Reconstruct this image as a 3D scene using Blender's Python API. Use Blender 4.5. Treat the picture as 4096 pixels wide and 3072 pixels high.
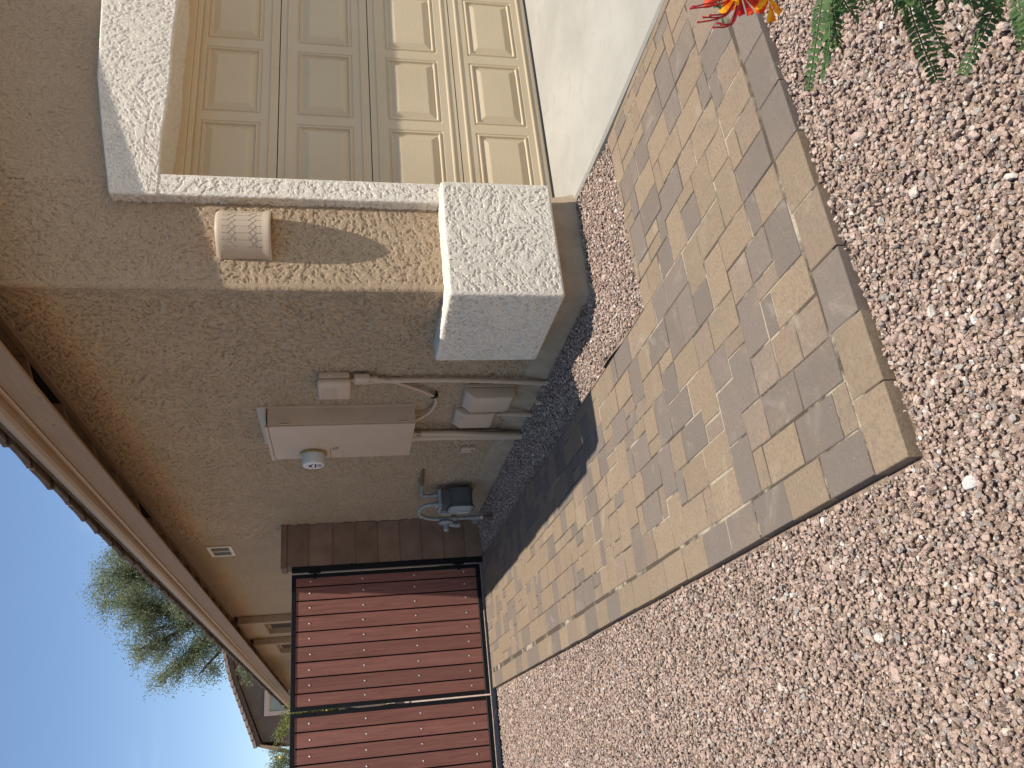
import bpy, bmesh, math, random
import numpy as np
from mathutils import Vector, Matrix, noise as mn

# ------------------------------------------------------------------ scene, camera, light
for o in list(bpy.data.objects): bpy.data.objects.remove(o)
SC = bpy.context.scene
COL = SC.collection
random.seed(7); RNG = np.random.default_rng(7)

cam_d = bpy.data.cameras.new('camera'); cam = bpy.data.objects.new('camera', cam_d); COL.objects.link(cam)
# the phone was held sideways: world up points to the left of the picture
cam.matrix_world = Matrix(((-0.10075903, 0.90463553, -0.41410406, -2.143),
                           (-0.18066343, -0.4259389, -0.88653076, -3.46),
                           (-0.97837025, -0.01451251, 0.20635175, 1.25),
                           (0, 0, 0, 1)))
cam_d.sensor_fit = 'HORIZONTAL'; cam_d.sensor_width = 36.0; cam_d.lens = 3199.36/4096*36
cam_d.clip_start = 0.05; cam_d.clip_end = 600
SC.camera = cam
CAM = np.array([-2.143, -3.46, 1.25])

SUN = Vector((0.105, -0.28, 1.0)).normalized()          # towards the sun
sun_d = bpy.data.lights.new('sun', 'SUN'); sun = bpy.data.objects.new('sun', sun_d); COL.objects.link(sun)
sun_d.energy = 4.6; sun_d.angle = math.radians(0.5); sun_d.color = (1.0, 0.975, 0.94)
sun.rotation_euler = SUN.to_track_quat('Z', 'Y').to_euler(); sun.location = (0, -6, 12)

world = bpy.data.worlds.new('World'); SC.world = world; world.use_nodes = True
wn = world.node_tree; wn.nodes.clear()
def N(t, ty, **k):
    n = t.nodes.new(ty)
    for a, b in k.items(): setattr(n, a, b)
    return n
sky = N(wn, 'ShaderNodeTexSky', sky_type='NISHITA', sun_disc=False)
sky.sun_elevation = math.asin(SUN.z); sky.sun_rotation = math.atan2(SUN.x, SUN.y)
sky.altitude = 400; sky.air_density = 1.0; sky.dust_density = 0.15; sky.ozone_density = 3.6
tc = N(wn, 'ShaderNodeTexCoord'); mp = N(wn, 'ShaderNodeMapping'); mp.inputs['Rotation'].default_value = (0.35, 0.5, 0.9); mp.inputs['Scale'].default_value = (1.1, 4.2, 3.0)
nz = N(wn, 'ShaderNodeTexNoise'); nz.inputs['Scale'].default_value = 1.7; nz.inputs['Detail'].default_value = 9; nz.inputs['Roughness'].default_value = 0.58; nz.inputs['Distortion'].default_value = 0.7
mr = N(wn, 'ShaderNodeMapRange', interpolation_type='SMOOTHSTEP'); mr.inputs['From Min'].default_value = 0.52; mr.inputs['From Max'].default_value = 0.82; mr.inputs['To Max'].default_value = 0.7
mx = N(wn, 'ShaderNodeMix', data_type='RGBA'); mx.inputs['B'].default_value = (6.8, 7.2, 7.8, 1)
bg = N(wn, 'ShaderNodeBackground'); bg.inputs['Strength'].default_value = 0.12
wo = N(wn, 'ShaderNodeOutputWorld')
L = wn.links.new
L(tc.outputs['Generated'], mp.inputs['Vector']); L(mp.outputs['Vector'], nz.inputs['Vector']); L(nz.outputs['Fac'], mr.inputs['Value'])
L(mr.outputs['Result'], mx.inputs['Factor']); L(sky.outputs['Color'], mx.inputs['A']); L(mx.outputs['Result'], bg.inputs['Color']); L(bg.outputs['Background'], wo.inputs['Surface'])

SC.view_settings.view_transform = 'Standard'; SC.view_settings.look = 'None'; SC.view_settings.gamma = 1.0
SC.view_settings.use_curve_mapping = False; SC.view_settings.exposure = 0.38
SC.render.engine = 'CYCLES'; SC.cycles.max_bounces = 8; SC.cycles.diffuse_bounces = 5; SC.cycles.transparent_max_bounces = 12
SC.cycles.use_denoising = True

# ------------------------------------------------------------------ materials
def warm(c): return (c[0], c[1]*.965, c[2]*.875)
class NT:
    def __init__(s, name):
        s.m = bpy.data.materials.new(name); s.m.use_nodes = True; s.t = s.m.node_tree; s.t.nodes.clear()
        s.out = s.n('ShaderNodeOutputMaterial'); s.b = s.n('ShaderNodeBsdfPrincipled'); s.l(s.b.outputs[0], s.out.inputs['Surface'])
        s.pos = s.n('ShaderNodeNewGeometry').outputs['Position']
    def n(s, ty, **k):
        n = s.t.nodes.new(ty)
        for a, b in k.items():
            if a in n.inputs: n.inputs[a].default_value = b
            else: setattr(n, a, b)
        return n
    def l(s, a, b): s.t.links.new(a, b)
    def noise(s, scale, detail=3, rough=.55, dist=0, vec=None):
        n = s.n('ShaderNodeTexNoise'); n.inputs['Scale'].default_value = scale; n.inputs['Detail'].default_value = detail
        n.inputs['Roughness'].default_value = rough; n.inputs['Distortion'].default_value = dist
        s.l(vec or s.pos, n.inputs['Vector']); return n.outputs['Fac']
    def ramp(s, v, a, b, c=0.0, d=1.0):
        n = s.n('ShaderNodeMapRange', interpolation_type='SMOOTHSTEP'); s.l(v, n.inputs['Value'])
        for k, x in zip(('From Min', 'From Max', 'To Min', 'To Max'), (a, b, c, d)): n.inputs[k].default_value = x
        return n.outputs['Result']
    def math(s, op, a, b):
        n = s.n('ShaderNodeMath', operation=op)
        for i, x in enumerate((a, b)):
            if isinstance(x, (int, float)): n.inputs[i].default_value = x
            else: s.l(x, n.inputs[i])
        return n.outputs[0]
    def vscale(s, vec, xyz):
        n = s.n('ShaderNodeVectorMath', operation='MULTIPLY'); s.l(vec, n.inputs[0]); n.inputs[1].default_value = xyz; return n.outputs[0]
    def vadd(s, a, b):
        n = s.n('ShaderNodeVectorMath', operation='ADD'); s.l(a, n.inputs[0]); s.l(b, n.inputs[1]); return n.outputs[0]
    def mix(s, f, a, b, mode='MIX'):
        n = s.n('ShaderNodeMix', data_type='RGBA', blend_type=mode)
        for k, x in (('Factor', f), ('A', a), ('B', b)):
            i = n.inputs[k] if k == 'Factor' else [q for q in n.inputs if q.name == k and q.type == 'RGBA'][0]
            if isinstance(x, (int, float)): i.default_value = x
            elif isinstance(x, tuple): i.default_value = (*warm(x), 1)
            else: s.l(x, i)
        return [q for q in n.outputs if q.type == 'RGBA'][0]
    def bump(s, h, dist, strength=1.0, prev=None):
        n = s.n('ShaderNodeBump'); n.inputs['Distance'].default_value = dist; n.inputs['Strength'].default_value = strength
        s.l(h, n.inputs['Height'])
        if prev: s.l(prev, n.inputs['Normal'])
        return n.outputs['Normal']
    def fin(s, col, rough=.85, normal=None, spec=.3, metal=0.0):
        if isinstance(col, tuple): s.b.inputs['Base Color'].default_value = (*warm(col), 1)
        else: s.l(col, s.b.inputs['Base Color'])
        if isinstance(rough, (int, float)): s.b.inputs['Roughness'].default_value = rough
        else: s.l(rough, s.b.inputs['Roughness'])
        s.b.inputs['Specular IOR Level'].default_value = spec; s.b.inputs['Metallic'].default_value = metal
        if normal: s.l(normal, s.b.inputs['Normal'])
        return s.m
def sc(c, k): return tuple(min(1, x*k) for x in c)
def simple(name, col, rough=.7, var=.08, vs=6, bs=0, bd=.001, spec=.3, metal=0.0, dirt=0.0):
    t = NT(name); f = t.noise(vs, 5, .6); c = t.mix(t.ramp(f, .3, .7), sc(col, 1-var), sc(col, 1+var))
    if dirt: c = t.mix(t.ramp(t.noise(vs*2.3, 6, .65, 1.0), .55, .75, 0, dirt), c, sc(col, .45))
    nrm = t.bump(t.noise(bs, 4, .6), bd) if bs else None
    return t.fin(c, rough, nrm, spec, metal)

def stucco(name, col, fine=.0012, axis=None):
    """painted cement render; axis given = the relief too (walls too far away to model it)"""
    t = NT(name); c = t.mix(t.ramp(t.noise(2.2, 5, .6), .3, .7), sc(col, .95), sc(col, 1.05))
    c = t.mix(t.ramp(t.noise(23, 4, .6), .35, .7, 0, .5), c, sc(col, .92))
    h = t.noise(420, 3, .6); nr = t.bump(t.ramp(t.noise(150, 4, .65, .3), .36, .50), .0022, 1.0, t.bump(h, fine))
    if axis:
        w = t.n('ShaderNodeTexVoronoi'); w.inputs['Scale'].default_value = 4.0; t.l(t.pos, w.inputs['Vector'])
        sp = t.n('ShaderNodeSeparateColor'); t.l(w.outputs['Color'], sp.inputs[0])
        r = t.n('ShaderNodeVectorRotate', rotation_type=axis); t.l(t.pos, r.inputs['Vector']); t.l(t.math('MULTIPLY', sp.outputs[0], 3.14), r.inputs['Angle'])
        st = t.vscale(r.outputs[0], (1, .35, 1) if axis == 'X_AXIS' else (.35, 1, 1))
        nr = t.bump(t.ramp(t.noise(75, 3, .55, .4, st), .44, .56), .006, 1.0, nr)
    return t.fin(c, .93, nr, .2)

M = {}
TAN = (.455, .338, .228); WHITE = (.79, .715, .62)
M['tan'] = stucco('tan_stucco', TAN); M['tan_far'] = stucco('tan_stucco_relief_side', TAN, axis='X_AXIS')
M['tan_front'] = stucco('tan_stucco_relief_front', TAN, axis='Y_AXIS')
M['white'] = stucco('off_white_stucco', WHITE)
M['found'] = simple('painted_foundation', (.37, .28, .20), .9, .12, 7, 60, .004, .2, dirt=.35)
M['door'] = None
def _door():
    t = NT('beige_garage_door'); v = t.vscale(t.pos, (1, 1, .12)); g = t.noise(190, 4, .6, .5, t.vscale(t.pos, (.10, 1, 1)))
    c = t.mix(t.ramp(t.noise(1.5, 4), .3, .7), (.50, .395, .265), (.54, .43, .295))
    c = t.mix(t.ramp(t.noise(6, 6, .65), .5, .8, 0, .25), c, (.47, .38, .27))
    return t.fin(c, .5, t.bump(g, .0012), .35)
M['door'] = _door()
M['rubber'] = simple('black_rubber', (.012, .012, .013), .6)
def _conc():
    t = NT('pale_concrete'); c = t.mix(t.ramp(t.noise(1.3, 6, .6), .3, .7), (.315, .295, .26), (.39, .368, .328))
    c = t.mix(t.ramp(t.noise(9, 7, .7, .8), .48, .75, 0, .4), c, (.27, .245, .205))
    c = t.mix(t.ramp(t.noise(160, 2), .62, .72, 0, .5), c, (.40, .37, .32))
    return t.fin(c, .88, t.bump(t.noise(260, 4, .65), .0015, 1, t.bump(t.noise(14, 4), .002)), .25)
M['concrete'] = _conc()
def _paver(far=False):
    t = NT('concrete_paver'); oi = t.n('ShaderNodeObjectInfo')
    off = t.n('ShaderNodeCombineXYZ'); t.l(t.math('MULTIPLY', oi.outputs['Random'], 40.0), off.inputs[0]); t.l(t.math('MULTIPLY', oi.outputs['Random'], 17.0), off.inputs[2])
    p = t.vadd(t.pos, off.outputs[0])
    sp = t.n('ShaderNodeSeparateColor'); t.l(oi.outputs['Color'], sp.inputs[0])
    cl = t.noise(7, 5, .65, .6, p)                                   # blended two-tone mix of each paver
    own = sp.outputs[0]
    if far: own = t.ramp(t.n('ShaderNodeNewGeometry').outputs['Random Per Island'], .35, .55)
    f = t.math('ADD', t.math('ADD', t.math('MULTIPLY', own, .72), .14), t.math('MULTIPLY', t.math('SUBTRACT', cl, .5), 1.25))
    c = t.mix(t.ramp(f, .12, .88), (.182, .146, .124), (.268, .197, .132))
    c = t.mix(t.math('MULTIPLY', t.ramp(sp.outputs[1], 0, 1), .55), c, (.255, .182, .138))
    br = t.math('ADD', t.math('MULTIPLY', oi.outputs['Random'], .16), .92)
    hs = t.n('ShaderNodeHueSaturation'); t.l(br, hs.inputs['Value']); t.l(c, hs.inputs['Color']); c = hs.outputs[0]
    c = t.mix(t.ramp(t.noise(95, 5, .7, 0, p), .40, .68, 0, .55), c, (.15, .117, .09))
    c = t.mix(t.ramp(t.noise(150, 4, .6, 0, p), .63, .74, 0, .6), c, (.44, .38, .31))
    c = t.mix(t.ramp(t.noise(240, 2, .5, 0, p), .66, .71, 0, .7), c, (.09, .07, .055))
    c = t.mix(t.ramp(t.noise(4.3, 6, .7, .8), .55, .78, 0, .4), c, (.40, .35, .285))
    return t.fin(c, .9, t.bump(t.noise(330, 4, .7), .0022, 1, t.bump(t.noise(30, 3), .0015)), .2)
M['paver'] = _paver(); M['paver_far'] = _paver(True)
def _sand():
    t = NT('joint_sand'); c = t.mix(t.ramp(t.noise(2.6, 5, .7, .5), .47, .60), (.085, .066, .05), (.42, .355, .27)); c = t.mix(t.ramp(t.noise(260, 3), .4, .65, 0, .4), c, (.12, .095, .07))
    return t.fin(c, .95, t.bump(t.noise(500, 3), .002), .1)
M['sand'] = _sand()
def _rock():
    t = NT('gravel_stone'); a = t.n('ShaderNodeAttribute'); a.attribute_type = 'INSTANCER'; a.attribute_name = 'rnd'
    r = t.n('ShaderNodeValToRGB'); t.l(a.outputs['Fac'], r.inputs[0]); e = r.color_ramp.elements; r.color_ramp.interpolation = 'LINEAR'
    st = [(0, (.12, .082, .068)), (.12, (.22, .145, .112)), (.28, (.39, .268, .212)), (.44, (.50, .35, .285)), (.56, (.34, .235, .165)), (.70, (.58, .43, .355)), (.80, (.30, .195, .165)), (.90, (.24, .22, .205)), (.955, (.58, .50, .42)), (.97, (.62, .59, .55)), (1, (.70, .68, .65))]
    e[0].position = 0; e[0].color = (*warm(st[0][1]), 1); e[1].position = 1; e[1].color = (*warm(st[-1][1]), 1)
    for p, c in st[1:-1]: x = e.new(p); x.color = (*warm(c), 1)
    c = r.outputs[0]
    c = t.mix(t.ramp(t.noise(230, 4, .7), .50, .60, 0, .62), c, (.62, .53, .465))
    c = t.mix(t.ramp(t.noise(330, 4, .7), .53, .62, 0, .7), c, (.11, .08, .07))
    return t.fin(c, .9, t.bump(t.noise(420, 3, .6), .002), .2)
M['rock'] = _rock()
M['dirt'] = simple('gravel_fines', (.27, .20, .155), .95, .3, 40, 120, .01, .1)
def _far():
    t = NT('distant_gravel'); v = t.n('ShaderNodeTexVoronoi'); v.inputs['Scale'].default_value = 60; t.l(t.pos, v.inputs['Vector'])
    sp = t.n('ShaderNodeSeparateColor'); t.l(v.outputs['Color'], sp.inputs[0])
    c = t.mix(sp.outputs[0], (.27, .19, .15), (.50, .39, .33)); return t.fin(c, .95, t.bump(v.outputs['Distance'], .01), .1)
M['ground'] = _far()
def _wood():
    t = NT('red_brown_composite_board'); oi = t.n('ShaderNodeObjectInfo'); off = t.n('ShaderNodeCombineXYZ'); t.l(t.math('MULTIPLY', oi.outputs['Random'], 9.0), off.inputs[2])
    p = t.vscale(t.vadd(t.pos, off.outputs[0]), (1, 1, .06)); g = t.noise(60, 5, .65, .3, p)
    c = t.mix(t.ramp(g, .3, .72), (.175, .070, .054), (.255, .105, .082)); c = t.mix(t.ramp(t.noise(5, 5, .6, 0, p), .45, .7, 0, .5), c, (.23, .105, .085))
    hs = t.n('ShaderNodeHueSaturation'); t.l(t.math('ADD', t.math('MULTIPLY', oi.outputs['Random'], .3), .85), hs.inputs['Value']); t.l(c, hs.inputs['Color'])
    return t.fin(hs.outputs[0], .62, t.bump(t.noise(240, 4, .6, 0, p), .0012), .3)
M['board'] = _wood()
M['black'] = simple('black_painted_steel', (.006, .006, .007), .5, .2, 20, spec=.2)
M['steel'] = simple('zinc_bolt', (.72, .72, .70), .32, .05, metal=.9)
def _block():
    t = NT('brown_concrete_block'); oi = t.n('ShaderNodeObjectInfo')
    c = t.mix(t.ramp(t.noise(5, 5, .6), .3, .7), (.21, .135, .095), (.29, .19, .135)); c = t.mix(t.ramp(t.noise(300, 3, .6), .5, .7, 0, .6), c, (.12, .078, .055))
    hs = t.n('ShaderNodeHueSaturation'); t.l(t.math('ADD', t.math('MULTIPLY', oi.outputs['Random'], .22), .9), hs.inputs['Value']); t.l(c, hs.inputs['Color'])
    return t.fin(hs.outputs[0], .95, t.bump(t.noise(240, 4, .7), .004), .15)
M['block'] = _block(); M['mortar'] = simple('brown_mortar', (.20, .14, .10), .95, .15, 30, 200, .002)
def _fascia(name, a, b):
    t = NT(name); p = t.vscale(t.pos, (1, .05, 1)); g = t.noise(70, 5, .6, .4, p)
    c = t.mix(t.ramp(g, .3, .7), a, b); c = t.mix(t.ramp(t.noise(2.4, 6, .7), .55, .8, 0, .45), c, sc(a, .7))
    c = t.mix(t.ramp(t.noise(19, 2, .5), .72, .76, 0, .7), c, (.11, .06, .04))
    return t.fin(c, .75, t.bump(g, .0015), .25)
M['fascia'] = _fascia('weathered_painted_fascia', (.24, .160, .102), (.28, .19, .125))
M['rafter'] = _fascia('painted_rafter', (.22, .15, .10), (.26, .18, .125))
M['gutter'] = simple('painted_metal_gutter', (.265, .19, .128), .45, .04, 2, spec=.4)
M['tile'] = simple('concrete_roof_tile', (.12, .092, .075), .9, .25, 14, 160, .005, .2, dirt=.4)
M['util'] = simple('beige_painted_metal', (.49, .365, .265), .55, .05, 4, 300, .0004, .35, dirt=.12)
M['utilp'] = simple('beige_plastic', (.49, .37, .27), .5, .04, 4, spec=.4)
M['dark'] = simple('dark_opening', (.012, .011, .010), .9)
M['brass'] = simple('brass_ring', (.36, .31, .14), .4, .15, 30, metal=.7)
M['glassy'] = simple('frosted_meter_cover', (.50, .51, .50), .22, .04, 8, spec=.6)
M['print_w'] = simple('white_meter_label', (.70, .64, .66), .4, .03)
M['print_d'] = simple('dark_label_print', (.07, .045, .05), .5)
M['print_r'] = simple('maroon_display', (.14, .045, .03), .3)
M['galv'] = simple('grey_galvanised_pipe', (.28, .30, .30), .55, .15, 25, 120, .001, .4, .25, dirt=.3)
M['gas'] = simple('slate_grey_meter_paint', (.085, .092, .096), .5, .12, 15, 200, .0008, .4, dirt=.2)
M['gasl'] = simple('light_grey_meter_cover', (.30, .33, .335), .5, .1, 15, 200, .0008, .4, dirt=.25)
M['amber'] = simple('yellowed_index_cover', (.30, .215, .12), .35, .15, 30, spec=.5)
M['rust'] = simple('rusty_pipe', (.17, .085, .045), .85, .35, 60, 200, .002)
M['brown'] = simple('brown_pipe_sleeve', (.16, .105, .08), .75, .1, 20)
M['clay'] = simple('cream_ceramic', (.50, .39, .285), .55, .03, 8, 160, .0005, .35)
M['clay_in'] = simple('bare_terracotta', (.62, .33, .13), .8, .06, 10)
M['groove'] = simple('ceramic_groove', (.40, .32, .24), .8)
M['vent'] = simple('vent_cover_paint', (.62, .545, .46), .6, .04)
def _glass():
    t = NT('window_glass'); return t.fin((.03, .035, .04), .03, None, .9)
M['glass'] = _glass()
M['stucco_n'] = simple('neighbour_brown_stucco', (.17, .14, .12), .95, .08, 3, 60, .006)
M['trim_n'] = simple('neighbour_window_surround', (.62, .50, .43), .9, .04, 5)
M['blind'] = simple('window_blind', (.35, .42, .38), .6, .05)
M['tile_n'] = simple('neighbour_roof_tile', (.27, .20, .165), .9, .15, 6, 80, .005)
def leafmat(name, a, b, tr=.3):
    t = NT(name); oi = t.n('ShaderNodeObjectInfo'); g = t.n('ShaderNodeNewGeometry')
    c = t.mix(g.outputs['Random Per Island'], a, b); t.fin(c, .55, None, .35)
    d = t.n('ShaderNodeBsdfTranslucent'); t.l(c, d.inputs['Color']); m = t.n('ShaderNodeMixShader'); m.inputs[0].default_value = tr
    t.l(t.b.outputs[0], m.inputs[1]); t.l(d.outputs[0], m.inputs[2]); t.l(m.outputs[0], t.out.inputs['Surface']); return t.m
M['leaf_tree'] = leafmat('grey_green_foliage', (.13, .165, .08), (.31, .35, .22), .5)
M['leaf_palo'] = leafmat('yellow_green_foliage', (.13, .16, .035), (.27, .29, .075))
M['leaf_bush'] = leafmat('fern_leaflet', (.042, .092, .024), (.095, .165, .05), .35)
M['bark'] = simple('grey_bark', (.10, .078, .062), .95, .25, 20, 60, .01)
M['stem'] = simple('reddish_stem', (.14, .10, .04), .7, .1)
def petalmat(name, a, b):
    t = NT(name); c = t.mix(t.ramp(t.noise(75, 3), .42, .58), a, b); t.fin(c, .5, None, .3)
    d = t.n('ShaderNodeBsdfTranslucent'); t.l(c, d.inputs['Color']); m = t.n('ShaderNodeMixShader'); m.inputs[0].default_value = .35
    t.l(t.b.outputs[0], m.inputs[1]); t.l(d.outputs[0], m.inputs[2]); t.l(m.outputs[0], t.out.inputs['Surface']); return t.m
M['petal'] = petalmat('orange_petal', (.90, .24, .01), (.95, .50, .02)); M['petal_r'] = petalmat('red_petal', (.55, .02, .012), (.80, .10, .015))
M['filament'] = simple('crimson_filament', (.42, .015, .03), .5)
M['yellow'] = simple('yellow_blossom', (.75, .55, .04), .6)

# ------------------------------------------------------------------ geometry helpers
def wloc(o):
    v = Vector((0, 0, 0))
    while o: v += o.location; o = o.parent
    return v
def link(name, me, mat=None, parent=None, loc=None):
    o = bpy.data.objects.new(name, me); COL.objects.link(o)
    if mat is not None and me is not None and not me.materials: me.materials.append(mat)
    if parent: o.parent = parent
    if loc is not None: o.location = loc
    return o
def tag(o, label=None, cat=None, group=None, kind=None):
    for k, v in (('label', label), ('category', cat), ('group', group), ('kind', kind)):
        if v: o[k] = v
    return o
def thing(name, label, cat, loc=(0, 0, 0), group=None):
    o = link(name, None, loc=loc); o.empty_display_size = .1; return tag(o, label, cat, group)
class MB:
    def __init__(s): s.v = []; s.f = []
    def add(s, vs, fs):
        b = len(s.v); s.v += [tuple(x) for x in vs]; s.f += [tuple(i+b for i in f) for f in fs]; return s
    def box(s, x0, x1, y0, y1, z0, z1):
        x0, x1 = sorted((x0, x1)); y0, y1 = sorted((y0, y1)); z0, z1 = sorted((z0, z1))
        return s.add([(x0, y0, z0), (x1, y0, z0), (x1, y1, z0), (x0, y1, z0), (x0, y0, z1), (x1, y0, z1), (x1, y1, z1), (x0, y1, z1)],
                     [(0, 3, 2, 1), (4, 5, 6, 7), (0, 1, 5, 4), (1, 2, 6, 5), (2, 3, 7, 6), (3, 0, 4, 7)])
    def tube(s, path, r, n=10, cap=True):
        P = [Vector(p) for p in path]; rs = r if isinstance(r, (list, tuple)) else [r]*len(P); rings = []; nrm = None
        for i, p in enumerate(P):
            d = (P[min(i+1, len(P)-1)]-P[max(i-1, 0)]).normalized()
            if nrm is None: nrm = d.orthogonal().normalized()
            nrm = (nrm-d*nrm.dot(d)).normalized(); b = d.cross(nrm)
            rings.append([p+(nrm*math.cos(a)+b*math.sin(a))*rs[i] for a in [2*math.pi*k/n for k in range(n)]])
        vs = [q for rg in rings for q in rg]; fs = []
        for i in range(len(P)-1):
            for k in range(n): fs.append((i*n+k, i*n+(k+1) % n, (i+1)*n+(k+1) % n, (i+1)*n+k))
        if cap: fs.append(tuple(range(n-1, -1, -1))); fs.append(tuple((len(P)-1)*n+k for k in range(n)))
        return s.add(vs, fs)
    def prism(s, poly, axis, a, b):
        def mk(p, t): return {'x': (t, p[0], p[1]), 'y': (p[0], t, p[1]), 'z': (p[0], p[1], t)}[axis]
        n = len(poly); vs = [mk(p, a) for p in poly]+[mk(p, b) for p in poly]
        return s.add(vs, [tuple(range(n)), tuple(range(2*n-1, n-1, -1))]+[(i, (i+1) % n, n+(i+1) % n, n+i) for i in range(n)])
    def build(s, name, mat, parent=None, bevel=0, seg=2, smooth=False, label=None):
        o0 = wloc(parent); me = bpy.data.meshes.new(name); me.from_pydata([(x-o0.x, y-o0.y, z-o0.z) for x, y, z in s.v], [], s.f)
        bm = bmesh.new(); bm.from_mesh(me); bmesh.ops.recalc_face_normals(bm, faces=bm.faces)
        if bevel: bmesh.ops.bevel(bm, geom=list(bm.edges), offset=bevel, segments=seg, affect='EDGES', profile=.5, clamp_overlap=True)
        bm.to_mesh(me); bm.free()
        if smooth:
            me.polygons.foreach_set('use_smooth', [True]*len(me.polygons))
            me.set_sharp_from_angle(angle=math.radians(38))
        o = link(name, me, mat, parent)
        if label: o['label'] = label
        return o
def npmesh(name, V, F, mat, parent=None, smooth=True):
    o0 = wloc(parent); V = np.asarray(V, float)-np.array(o0); F = np.asarray(F, np.int32); me = bpy.data.meshes.new(name)
    k = F.shape[1]; me.vertices.add(len(V)); me.vertices.foreach_set('co', V.ravel()); me.loops.add(F.size); me.loops.foreach_set('vertex_index', F.ravel())
    me.polygons.add(len(F)); me.polygons.foreach_set('loop_start', np.arange(0, F.size, k)); me.polygons.foreach_set('loop_total', np.full(len(F), k))
    me.update(calc_edges=True); me.validate()
    if smooth: me.polygons.foreach_set('use_smooth', np.ones(len(F), bool))
    return link(name, me, mat, parent)
def dup(o, parent=None, loc=None):
    c = o.copy(); COL.objects.link(c); c.parent = parent
    if loc is not None: c.location = loc
    for ch in list(o.children):
        d = dup(ch, c)
    return c

# ------------------------------------------------------------------ trowelled stucco relief (numpy)
def _h(i, j, s):
    n = (i*374761393+j*668265263+s*1274126177) & 0xffffffff; n = ((n ^ (n >> 13))*1274126177) & 0xffffffff
    return ((n ^ (n >> 16)) & 0xffff)/65535.0
def vnoise(a, b, s=0):
    i = np.floor(a).astype(np.int64); j = np.floor(b).astype(np.int64); u = a-i; v = b-j; u = u*u*u*(u*(u*6-15)+10); v = v*v*v*(v*(v*6-15)+10)
    return (_h(i, j, s)*(1-u)+_h(i+1, j, s)*u)*(1-v)+(_h(i, j+1, s)*(1-u)+_h(i+1, j+1, s)*u)*v
def gnoise(a, b, s=0):
    i = np.floor(a).astype(np.int64); j = np.floor(b).astype(np.int64); fu = a-i; fv = b-j; u = fu*fu*fu*(fu*(fu*6-15)+10); v = fv*fv*fv*(fv*(fv*6-15)+10)
    def g(di, dj):
        t = _h(i+di, j+dj, s)*6.2832; return np.cos(t)*(fu-di)+np.sin(t)*(fv-dj)
    return (g(0, 0)*(1-u)+g(1, 0)*u)*(1-v)+(g(0, 1)*(1-u)+g(1, 1)*u)*v
def sst(x, a, b): t = np.clip((x-a)/(b-a), 0, 1); return t*t*(3-2*t)
def relief(a, b, s=0):
    """0..1 height: flat knocked-down lands, trowel strokes, ragged pits"""
    wa = a+.05*gnoise(a/.11, b/.11, s+1); wb = b+.05*gnoise(a/.11, b/.11, s+2)
    S = .17; best = np.full(a.shape, 9.0); ang = np.zeros(a.shape); sm = np.zeros(a.shape)
    i0 = np.floor(wa/S).astype(np.int64); j0 = np.floor(wb/S).astype(np.int64)
    for di in (-1, 0, 1):
        for dj in (-1, 0, 1):
            i = i0+di; j = j0+dj; d = (wa/S-i-_h(i, j, s+5))**2+(wb/S-j-_h(i, j, s+6))**2
            m = d < best; best = np.where(m, d, best); ang = np.where(m, _h(i, j, s+7)*3.1416, ang); sm = np.where(m, _h(i, j, s+8), sm)
    ca, sa = np.cos(ang), np.sin(ang); u = a*ca+b*sa; v = -a*sa+b*ca
    n = gnoise(u/.036, v/.0135, s+11)+.55*gnoise(u/.016, v/.0085, s+12)
    n2 = gnoise(a/.019, b/.015, s+13)+.5*gnoise(a/.009, b/.009, s+14)
    n = np.where(sm > .40, n, .35*n+.75*n2)
    thr = -.17+.20*gnoise(a/.13, b/.13, s+19)+.10*gnoise(a/.04, b/.04, s+20)
    land = sst(n, thr-.11, thr)
    tr = sst(gnoise(u/.105, v/.036, s+15)+.55*gnoise(a/.024, b/.024, s+16)+.25*gnoise(a/.011, b/.011, s+21), .03, .11)
    field = .05+.62*land+.12*gnoise(u/.03, v/.012, s+17)+.10*gnoise(a/.012, b/.012, s+22)
    return np.clip(np.maximum(field, tr*(1+.04*gnoise(a/.05, b/.05, s+23))), 0, 1.1)+.03*gnoise(a/.006, b/.006, s+18)
def grid_faces(nu, nv):
    i = np.arange(nu-1)[:, None]*nv+np.arange(nv-1)[None, :]; return np.stack([i, i+nv, i+nv+1, i+1], -1).reshape(-1, 4)
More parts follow.
